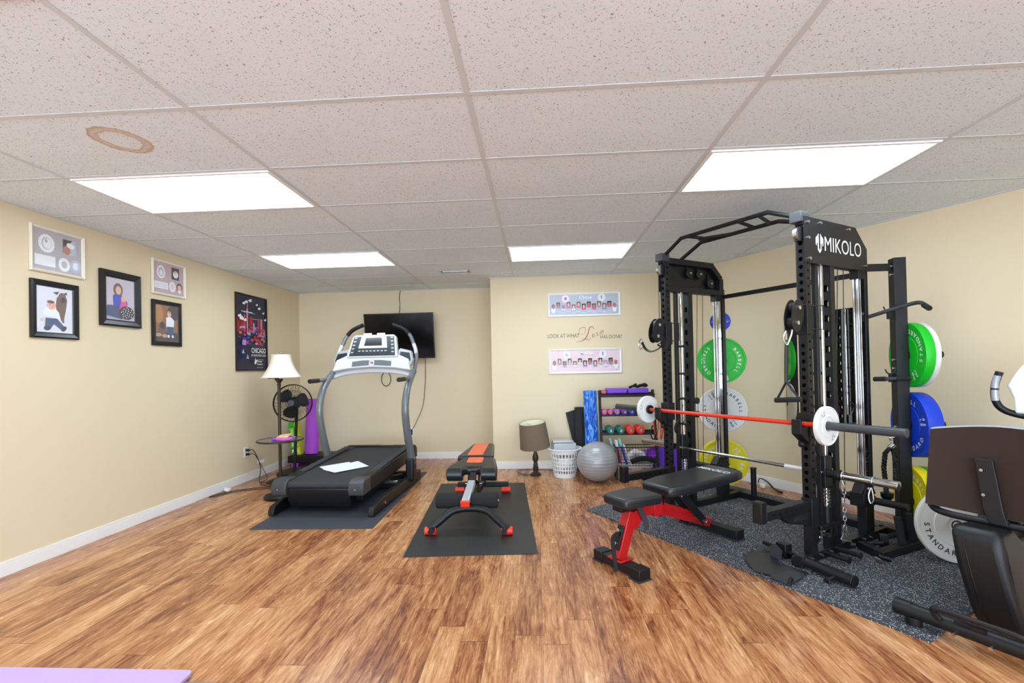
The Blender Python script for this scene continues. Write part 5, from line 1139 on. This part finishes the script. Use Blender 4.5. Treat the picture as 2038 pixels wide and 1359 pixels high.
# chain and clip on the smith sleeve
t = thing('steel_chain', 'silver chain hanging from the near right smith bar sleeve', 'chain', (-1.565, 3.15, .50), 'AB')
m = MB()
for k in range(9):
    z = .455 - k*.027; old = m.M; m.M = Matrix.Translation((-1.565, 3.15, z)) @ Matrix.Rotation((k % 2)*PI/2 + .6, 4, 'Z')
    m.tube([(.008*math.cos(a), 0, .0165*math.sin(a)) for a in [i*PI/6 for i in range(12)]], .0028, STEEL, n=6, closed=True, smooth=False); m.M = old
part(t, 'links', m)
m = MB(); m.tube([(-1.565 + .030*math.cos(a), 3.15 + .0, .556 + .032*math.sin(a)) for a in [i*PI/8 for i in range(16)]][0:0] or [(-1.565, 3.15 + .030*math.cos(a), .556 + .030*math.sin(a)) for a in [i*PI/8 for i in range(16)]], .004, STEEL, n=8, closed=True); m.tube([(-1.565, 3.122, .535), (-1.575, 3.125, .49), (-1.565, 3.14, .455), (-1.552, 3.13, .49)], .0045, STEEL, n=8, closed=True); part(t, 'snap_hook', m)
m = MB(); m.tube([(-1.56, 3.15, .235), (-1.59, 3.15, .16), (-1.535, 3.15, .16)], .0045, STEEL, n=8, closed=True, smooth=False); part(t, 'shackle', m)
t = thing('spring_clip', 'silver ring with hook on the outer part of the smith bar sleeve', 'clip', (-1.40, 3.15, .55), 'AB')
m = MB(); m.tube([(-1.405, 3.15 + .027*math.cos(a), .556 + .027*math.sin(a)) for a in [i*PI/8 for i in range(16)]], .0035, STEEL, n=8, closed=True); part(t, 'ring', m)
m = MB(); m.tube([(-1.41, 3.13, .52), (-1.42, 3.12, .47), (-1.41, 3.12, .43), (-1.395, 3.12, .46)], .004, STEEL, n=8, closed=True); part(t, 'hook', m)
# lat bar resting on hooks
t = thing('lat_bar', 'long bent black pull-down bar resting on the near right storage post', 'bar', (-1.56, 3.85, 1.63), 'AB')
m = MB(); m.tube([(-1.725, 3.835, 1.58), (-1.50, 3.835, 1.635), (-1.415, 3.82, 1.645), (-1.36, 3.76, 1.615), (-1.325, 3.71, 1.592)], .0135, DGREY, n=14, sub=5); part(t, 'tube', m)
m = MB(); m.cyl((-1.372, 3.775, 1.620), (-1.322, 3.705, 1.590), .0165, FOAM, n=16); part(t, 'grip', m)
for z, nm in ((1.585, 'upper'), (1.145, 'lower')):
    m = MB(); b = 3.865; m.tube([(-1.625, b-.02, z+.06), (-1.615, b-.02, z+.035), (-1.595, b-.02, z+.028), (-1.575, b-.015, z+.04), (-1.57, b, z+.07)], .0045, BLK, n=8).box(-1.605, -1.580, b-.03, b+.02, z-.03, z+.03, BLK)
    solo('storage_hook', m, f'{nm} black hook on the near right storage post', 'hook', (-1.61, 3.86, z), fr='AB')
m = MB(); m.cyl((-1.69, 3.83, 1.135), (-1.475, 3.83, 1.142), .013, DGREY, n=16)
t = thing('straight_handle', 'short straight black handle hung on the lower hook of the storage post', 'handle', (-1.58, 3.83, 1.14), 'AB'); part(t, 'tube', m, bevel=.003)
m = MB(); m.cyl((-1.69, 3.83, 1.135), (-1.615, 3.83, 1.1375), .0165, FOAM, n=16); part(t, 'grip', m, bevel=.003)
m = MB(); m.cyl((-1.55, 3.83, 1.1395), (-1.475, 3.83, 1.142), .0165, FOAM, n=16); part(t, 'grip', m, bevel=.003)
# triceps rope
t = thing('triceps_rope', 'black twisted pull-down rope hanging on the near right storage post', 'rope', (-1.60, 3.82, .66), 'AB')
for pts in ([(-1.59, 3.80, .665), (-1.622, 3.80, .62), (-1.632, 3.80, .52), (-1.625, 3.80, .42), (-1.62, 3.80, .345)], [(-1.585, 3.82, .665), (-1.578, 3.83, .60), (-1.576, 3.83, .50), (-1.578, 3.83, .42)]):
    m = MB(); P = [Vector(p) for p in pts]; n = 90; path = []
    for i in range(n+1):
        q = i/n*(len(P)-1); k = min(int(q), len(P)-2); path.append(P[k].lerp(P[k+1], q-k))
    for ph in range(3):
        m.tube([p + Vector((math.cos(i*.42+ph*2*PI/3)*.0075, math.sin(i*.42+ph*2*PI/3)*.0075, 0)) for i, p in enumerate(path)], .0085, BLK2, n=6, smooth=False)
    part(t, 'strand', m)
m = MB(); m.lathe([(0, 0), (.022, 0), (.036, .018), (.038, .048), (0, .05)], BLK2, c=(-1.617, 3.80, .30), n=24); part(t, 'end_stop', m)
m = MB(); m.cyl((-1.60, 3.81, .66), (-1.575, 3.82, .69), .018, CHROME, n=14); m.tube([(-1.585, 3.83, .70), (-1.60, 3.815, .725), (-1.575, 3.83, .735)], .004, STEEL, n=8); part(t, 'ferrule', m, label='chrome ferrule')
# ------------------------------------------------ loose attachments on the mat
Zm = .0123
t = thing('foot_plate', 'flat black steel foot plate lying on the mat edge by the bench', 'plate', (-1.77, 2.72, Zm), 'AB')
m = MB(); m.prism([(-1.960, 2.74), (-1.945, 2.985), (-1.80, 2.90), (-1.835, 2.83), (-1.75, 2.80), (-1.60, 2.815), (-1.565, 2.57), (-1.675, 2.565), (-1.70, 2.60), (-1.78, 2.565), (-1.90, 2.66)], mat('worn_black_steel', '#24262a', .4, var=.25, scale=30), o=(0, 0, Zm+.008), u=(1, 0, 0), v=(0, 1, 0), h=.005); part(t, 'plate', m, bevel=.001)
m = MB(); m.prism([(0, 0), (.075, 0), (.085, .06), (.03, .085), (-.01, .06)], mat('worn_black_steel2', '#3a3c40', .4), o=(-1.86, 2.86, Zm+.013), u=(1, -.25, 0), v=(0, .1, 1), h=.004); part(t, 'tab', m)
m = MB(); m.cyl((-1.60, 2.64, Zm+.014), (-1.57, 2.575, Zm+.014), .013, BLK2, n=14); part(t, 'roller_end', m)
t = thing('connector_bar', 'thin black bar with a square block lying at the front of the rack base', 'bar', (-1.80, 2.93, Zm), 'AB')
m = MB(); m.cyl((-1.97, 2.955, .055), (-1.70, 2.925, .055), .0125, BLK, n=16); part(t, 'rod', m)
m = MB(); m.cbox((-1.825, 2.94, .058), (.07, .062, .09), BLK, rz=-.1); part(t, 'block', m, bevel=.004)
t = thing('squat_attachment', 'black steel angle frame with two upright stubs on the rubber mat', 'attachment', (-1.53, 3.6, Zm), 'AB')
m = MB(); m.beam((-1.645, 3.495, .040), (-1.485, 3.420, .040), .05, .05, BLK); part(t, 'front_bar', m, bevel=.003)
m = MB(); m.beam((-1.500, 3.40, .040), (-1.465, 3.87, .040), .060, .05, BLK); part(t, 'side_bar', m, bevel=.003)
for p, q in (((-1.482, 3.66, .06), (-1.500, 3.65, .240)), ((-1.474, 3.80, .06), (-1.495, 3.79, .240))):
    m = MB(); m.cyl(p, q, .0215, FOAM, n=20); part(t, 'upright_stub', m, bevel=.004)
m = MB(); m.cyl((-1.50, 3.40, .035), (-1.44, 3.42, .026), .013, BLK2, n=12).cyl((-1.50, 3.36, .03), (-1.46, 3.34, .026), .012, STEEL, n=12); part(t, 'pull_pin', m)
t = thing('t_handle', 'small black T-shaped handle on the mat inside the angle frame', 'handle', (-1.63, 3.62, Zm), 'AB')
m = MB(); m.cyl((-1.67, 3.55, .03), (-1.575, 3.63, .045), .0135, BLK, n=14); part(t, 'stem', m)
m = MB(); m.cbox((-1.585, 3.66, .055), (.05, .05, .08), BLK2, rz=.6).cyl((-1.58, 3.68, .075), (-1.555, 3.80, .08), .017, FOAM, n=16); part(t, 'head', m, bevel=.004)
m = MB(); m.cyl((-1.725, 3.42, .035), (-1.665, 3.47, .035), .017, BLK2, n=16); solo('rubber_stub', m, 'short black rubber stub beside the rack base rail', 'stub', (-1.69, 3.44, .018), fr='AB')
m = MB(); m.beam((-1.50, 2.985, Zm+.005), (-1.43, 2.93, Zm+.005), .012, .008, mat('brass_piece', '#b8a888', .4, metal=.5)).cyl((-1.56, 3.03, Zm+.004), (-1.50, 2.985, Zm+.004), .0035, STEEL, n=8); solo('metal_pin', m, 'small pale metal pin lying on the flecked mat', 'pin', (-1.48, 2.97, Zm), fr='AB')
# ball and strap by the baseboard
solo('golf_ball', MB().ball((2.25, 4.80, .0285), .0285, WPLAST, n=20), 'small white ball on the floor by the right baseboard', 'ball', (2.25, 4.80, 0))
m = MB(); m.tube([(2.25, 4.90, .03), (2.27, 4.90, .08), (2.31, 4.83, .06), (2.325, 4.73, .018), (2.34, 4.62, .012)], lambda q: .008 + .010*q, BLK2, n=10, flat=.45); solo('black_strap', m, 'curled black strap over the small white ball', 'strap', (2.3, 4.83, 0))
m = MB(); m.tube([(1.37, 5.50, .80), (1.33, 5.40, .81), (1.30, 5.24, .78), (1.29, 5.24, .62), (1.315, 5.25, .46), (1.34, 5.24, .60), (1.335, 5.22, .76), (1.36, 5.22, .60), (1.365, 5.24, .44), (1.39, 5.22, .62), (1.37, 5.30, .79), (1.37, 5.50, .80)], .006, REDBAR, n=8); m.ball((1.385, 5.22, .58), .018, mat('orange_knob', '#d97a2a', .5))
t = thing('resistance_tube', 'red resistance tubes hanging on the right end of the dumbbell rack', 'bands', (1.34, 5.23, .8)); part(t, 'tubes', m)
m = MB(); m.tube([(1.27, 5.22, .60), (1.25, 5.22, .50), (1.28, 5.22, .44), (1.31, 5.22, .50)], .008, FOAM, n=8); part(t, 'handle', m)

# ================================================================== RED WEIGHT BENCH
BA = math.atan2(.545, .838); BO = Vector((.495, 2.926, 0))
def bmx(z=0): return Matrix.Translation(BO) @ Matrix.Rotation(BA, 4, 'Z')
t = thing('weight_bench', 'adjustable bench with black pads and red steel frame in front of the rack', 'bench', BO)
def bb_(): mb = MB(); mb.M = bmx(); return mb
m = bb_(); m.box(-.04, .04, -.17, .17, .012, .065, BLK); part(t, 'front_foot_bar', m, bevel=.003)
for s in (-1, 1):
    m = bb_(); y0, y1 = sorted((s*.125, s*.205)); m.box(-.045, .045, y0, y1, .008, .070, BLK2); m.box(-.052, .052, y0-.005, y1+.005, 0, .010, RUBB); part(t, 'rubber_foot', m, bevel=.004)
m = bb_(); m.prism([(-.055, .065), (.055, .065), (.055, .075), (-.055, .075)], RED, o=(0, -.06, 0), u=(1, 0, 0), v=(0, 0, 1), h=-.12); m.beam((-.015, 0, .07), (.09, 0, .345), .068, .068, RED, up=(1, 0, 0)); part(t, 'front_leg', m, bevel=.004)
m = bb_(); m.cbox((-.012, 0, .20), (.008, .05, .15), BLK, ry=.36); part(t, 'bracket', m, bevel=.002)
for z, x in ((.165, -.032), (.24, -.005)):
    m = bb_(); m.cyl((x+.01, 0, z), (x-.012, 0, z+.005), .011, STEEL, n=14); part(t, 'bolt', m)
m = bb_(); m.tube([(-.02, .0, .225), (-.075, -.02, .215), (-.105, -.055, .17), (-.12, -.085, .09), (-.125, -.095, .05)], .0125, FOAM, n=14); part(t, 'handle', m)
m = bb_(); m.tube([(.10, 0, .30), (.17, 0, .33), (.26, 0, .365)], .030, RED, n=4, sub=5, flat=1.) if False else m.prism([(.06, .28), (.075, .225), (.13, .245), (.18, .305), (.30, .31), (.30, .375), (.20, .37), (.10, .345)], RED, o=(0, .03, 0), u=(1, 0, 0), v=(0, 0, 1), h=.06); part(t, 'neck', m, bevel=.003)
m = bb_(); m.box(.27, .345, -.037, .037, .285, .40, RED); part(t, 'hinge_block', m, bevel=.003)
m = bb_(); m.beam((.32, .0, .325), (.975, .115, .085), .06, .065, RED); bm_ = part(t, 'main_beam', m, bevel=.003)
m = bb_()
for k in range(6):
    q = .14 + k*.13; p = Vector((.32, 0, .325)).lerp(Vector((.975, .115, .085)), q); m.prism([(-.035, .03), (.03, .0), (.045, .022), (-.02, .052)], RED, o=(p.x, p.y-.034, p.z+.01), u=(1, 0, 0), v=(0, 0, 1), h=-.004); m.prism([(-.035, .03), (.03, .0), (.045, .022), (-.02, .052)], RED, o=(p.x, p.y+.034, p.z+.01), u=(1, 0, 0), v=(0, 0, 1), h=-.004)
part(t, 'ladder_teeth', m, parent=bm_)
m = bb_(); m.cyl((.935, .07, .10), (.935, .155, .10), .008, STEEL, n=10); part(t, 'bolt', m)
m = bb_(); m.beam((1.0, -.10, .055), (1.01, .32, .055), .075, .055, BLK); part(t, 'rear_foot_bar', m, bevel=.003)
for y in (-.10, .325):
    m = bb_(); m.cbox((1.005, y, .052), (.09, .07, .068), BLK2); m.cbox((1.005, y, .018), (.10, .085, .010), RUBB); part(t, 'rubber_foot', m, bevel=.003)
m = bb_(); m.cyl((1.06, .20, .05), (1.06, .24, .05), .028, BLK2, n=20); part(t, 'transport_wheel', m, bevel=.003)
m = bb_(); m.prism([(-.02, .36), (.30, .37), (.30, .395), (-.02, .395)], BLK, o=(0, .04, 0), u=(1, 0, 0), v=(0, 0, 1), h=.08); part(t, 'seat_support', m, bevel=.002)
m = bb_(); m.prism([(-.045, -.10), (-.045, .10), (.0, .115), (.22, .135), (.255, .12), (.255, -.12), (.22, -.135), (.0, -.115)], VINYL, o=(0, 0, .395), u=(1, 0, 0), v=(0, 1, 0), h=.060); part(t, 'seat_pad', m, bevel=.018, seg=4)
m = bb_()
for y in (-.045, .045):
    m.prism([(.085 + .06*math.sin(a)*1.0 + .02, .37 - .15*(a/1.6)) for a in [i*.2 for i in range(9)]] + [(.125 + .06*math.sin(a) + .02, .37 - .15*(a/1.6)) for a in [i*.2 for i in reversed(range(9))]], DGREY, o=(0, y+.002, 0), u=(1, 0, 0), v=(0, 0, 1), h=.004)
part(t, 'angle_plate', m)
m = bb_(); m.prism([(.335, -.115), (.335, .115), (.37, .135), (.50, .16), (.98, .16), (1.07, .14), (1.09, .12), (1.09, -.12), (1.07, -.14), (.98, -.16), (.50, -.16), (.37, -.135)], VINYL, o=(0, .02, .400), u=(1, 0, .03), v=(0, 1, 0), h=.062); bp_ = part(t, 'back_pad', m, bevel=.020, seg=4)
m = bb_(); text(m, 'MIKOLO', (.915, .140, .4915), Vector((0, -1, 0)), Vector((1, 0, .03)), .25, .05, LETW, bold=.02, lift=.0015); part(t, 'lettering', m, smooth=False, parent=bp_)
m = bb_()
for y in (-.03, .065): m.beam((.36, y, .395), (.98, y, .415), .03, .03, BLK)
part(t, 'back_support', m, bevel=.002)
m = bb_()
for y in (-.035, .045, ): m.beam((.52, y, .40), (.79, y+.03, .155), .012, .055, BLK)
m.cyl((.52, -.05, .385), (.52, .07, .385), .010, STEEL, n=12).cyl((.79, -.03, .155), (.79, .10, .155), .010, STEEL, n=12); part(t, 'brace', m, bevel=.002)

# ================================================================== RECUMBENT BIKE
t = thing('exercise_bike', 'black recumbent exercise bike seen from behind at the right edge', 'exercise bike', (-.83, 3.2, 0), 'AB')
m = MB(); m.cyl((-1.125, 2.70, .075), (-.55, 2.70, .075), .034, BLK, n=26).cyl((-1.128, 2.70, .075), (-1.06, 2.70, .075), .0375, BLK2, n=26); part(t, 'rear_stabilizer', m, bevel=.002)
for a in (-1.055, -.62):
    m = MB(); m.cyl((a, 2.70, .0125), (a, 2.70, .05), .032, BLK2, n=20); part(t, 'leveling_foot', m, bevel=.003)
m = MB(); m.tube([(-.95, 2.67, .095), (-.965, 2.65, .13), (-.935, 2.645, .148), (-.80, 2.645, .150), (-.68, 2.645, .148), (-.64, 2.66, .11)], .0125, BLK2, n=14); part(t, 'lift_handle', m)
m = MB(); m.cyl((-.90, 2.668, .055), (-.90, 2.655, .052), .008, STEEL, n=10).cyl((-.78, 2.668, .055), (-.78, 2.655, .052), .008, STEEL, n=10).box(-.90, -.80, 2.665, 2.70, .10, .112, BLK2); part(t, 'bolt', m)
m = MB()  # curved rear housing: side outline swept across
prof = [(2.83, .42), (2.845, .475), (2.88, .49), (3.02, .475), (3.10, .42), (3.55, .39), (3.60, .24), (3.38, .22), (3.16, .19), (3.05, .10), (3.01, .045), (2.89, .045), (2.86, .12), (2.84, .23), (2.832, .33)]
m.prism(prof, BLK2, o=(-.965, 0, 0), u=(0, 1, 0), v=(0, 0, 1), h=.175); m.v = [Vector((p.x + max(0, .44-p.z)*.17, p.y, p.z)) for p in m.v]; part(t, 'rear_housing', m, bevel=.028, seg=4)
m = MB(); m.tube([(-.915, 2.828, .44), (-.896, 2.830, .33), (-.879, 2.838, .23), (-.861, 2.858, .12), (-.849, 2.888, .05)], .0015, GLOSSB, n=6); part(t, 'seam', m)
m = MB()
for b, z in ((2.94, .43), (3.0, .38), (2.98, .25), (2.95, .14)): m.cyl((-.9655+(.44-z)*.17, b, z), (-.967+(.44-z)*.17, b, z), .006, GLOSSB, n=10)
part(t, 'screw', m)
m = MB(); m.beam((-.87, 3.05, .455), (-.87, 3.90, .50), .07, .05, SILV); part(t, 'seat_rail', m, bevel=.004, label='silver seat rail')
m = MB(); m.box(-.935, -.80, 3.12, 3.35, .475, .52, BLK2); part(t, 'seat_carriage', m, bevel=.006)
# backrest shell, gently curved, brown back with a grey piped edge
def shell(mb, off, th, m_, grow=0.):
    g_ = []; na, nz = 14, 8; A_, B_ = -1.105-grow, -.585+grow
    for j in range(nz+1):
        for i in range(na+1):
            u_, v_ = i/na, j/nz; a = A_ + (B_-A_)*u_ + (.012*(v_-.5))*(1 if u_ < .5 else -1)
            zt = .905+grow + .030*math.sin(PI*u_); zb = .525-grow - .012*math.sin(PI*u_)
            z = zb + (zt-zb)*v_; b = 3.04 + .045*(2*u_-1)**2*0.9*-1 + .05*v_ + off; g_.append(Vector((a, b, z)))
    n = len(g_); W_ = na+1; fs = [(j*W_+i, j*W_+i+1, (j+1)*W_+i+1, (j+1)*W_+i) for j in range(nz) for i in range(na)]
    back = [p + Vector((0, th, 0)) for p in g_]; fb = [tuple(reversed([x+n for x in f])) for f in fs]; sd = []
    ring = [i for i in range(na+1)] + [j*W_+na for j in range(1, nz+1)] + [nz*W_+i for i in range(na-1, -1, -1)] + [j*W_ for j in range(nz-1, 0, -1)]
    for k in range(len(ring)): p, q = ring[k], ring[(k+1) % len(ring)]; sd.append((q, p, p+n, q+n))
    mb.add(g_ + back, fs + fb + sd, m_)
m = MB(); shell(m, 0, .012, BROWN); part(t, 'backrest_panel', m, label='brown back of the seat')
m = MB(); shell(m, .012, .05, mat('bike_cushion_grey', '#9da0a4', .5), grow=.006); part(t, 'backrest_cushion', m, bevel=.008)
m = MB(); m.prism([(.05, 0), (.115, 0), (.100, .06), (.065, .30), (.0, .30), (.03, .06)], BLK, o=(-.925, 3.025, .485), u=(1, 0, 0), v=(-.0, .05, 1), h=.02); m.beam((-.89, 3.02, .50), (-.87, 3.12, .46), .065, .035, BLK); part(t, 'backrest_bracket', m, bevel=.003)
m = MB(); m.cyl((-.895, 3.005, .735), (-.895, 2.998, .735), .007, STEEL, n=10).cyl((-.888, 3.0, .62), (-.888, 2.992, .62), .007, STEEL, n=10); part(t, 'bolt', m)
m = MB(); m.tube([(-1.115, 3.22, .54), (-1.118, 3.10, .52), (-1.09, 3.045, .50), (-1.03, 3.03, .488), (-.90, 3.03, .485), (-.75, 3.03, .487), (-.62, 3.03, .49), (-.57, 3.06, .50), (-.555, 3.2, .54)], .0165, BLK2, n=16); part(t, 'seat_handle', m)
m = MB(); m.prism(rounded(-1.08, -.61, 3.10, 3.52, .10), VINYL, o=(0, 0, .52), h=.07); part(t, 'seat_cushion', m, bevel=.02, seg=3)
m = MB(); m.prism([(3.60, .05), (3.58, .45), (3.66, .80), (3.78, .80), (3.95, .45), (4.15, .30), (4.20, .05)], BLK2, o=(-.93, 0, 0), u=(0, 1, 0), v=(0, 0, 1), h=.16); part(t, 'front_housing', m, bevel=.03, seg=4)
m = MB(); m.beam((-.85, 3.0, .10), (-.85, 4.2, .08), .07, .07, BLK); part(t, 'frame_beam', m, bevel=.006)
m = MB(); m.cyl((-1.08, 4.22, .05), (-.60, 4.22, .05), .034, BLK, n=24); part(t, 'front_stabilizer', m, bevel=.002)
for s in (-1, 1):
    m = MB(); m.cyl((-.85+s*.09, 3.72, .32), (-.85+s*.12, 3.72, .32), .02, STEEL, n=14).beam((-.85+s*.11, 3.72, .32), (-.85+s*.11, 3.72+s*.12, .24), .02, .03, BLK).cbox((-.85+s*.18, 3.72+s*.12, .24), (.10, .09, .03), BLK2); part(t, 'pedal', m, bevel=.003)
m = MB(); m.cyl((-.85, 3.70, .75), (-.85, 3.72, 1.05), .03, BLK, n=18); part(t, 'console_mast', m)
m = MB(); m.tube([(-.985, 3.60, 1.19), (-1.005, 3.60, 1.12), (-1.005, 3.60, 1.03), (-.975, 3.62, .975), (-.90, 3.66, .945), (-.80, 3.66, .945), (-.725, 3.62, .975), (-.695, 3.60, 1.03), (-.695, 3.60, 1.12), (-.715, 3.60, 1.19)], .0175, BLK2, n=16, sub=6); fh = part(t, 'front_handlebar', m)
m = MB(); m.tube([(-.992, 3.588, 1.17), (-1.001, 3.588, 1.13), (-1.003, 3.588, 1.10)], .0155, SILV, n=12).tube([(-1.003, 3.588, 1.09), (-1.004, 3.588, 1.06), (-1.002, 3.589, 1.03)], .0155, SILV, n=12); part(t, 'pulse_sensor', m, parent=fh, label='silver pulse sensor pads')
m = MB(); m.prism([(-.035, -.125), (.235, -.125), (.245, -.04), (.275, .03), (.235, .12), (.19, .19), (.10, .21), (.01, .19), (-.035, .12), (-.075, .03), (-.045, -.04)], WPLAST, o=(-.90, 3.70, 1.07), u=(1, 0, 0), v=(0, .25, .97), h=.06); co_ = part(t, 'console', m, bevel=.012, seg=3)
m = MB(); m.prism([(.0, -.09), (.20, -.09), (.20, .10), (.0, .10)], mat('console_blue', '#2e45a8', .3), o=(-.90, 3.6975, 1.07), u=(1, 0, 0), v=(0, .25, .97), h=-.003) ; part(t, 'screen', m, parent=co_)
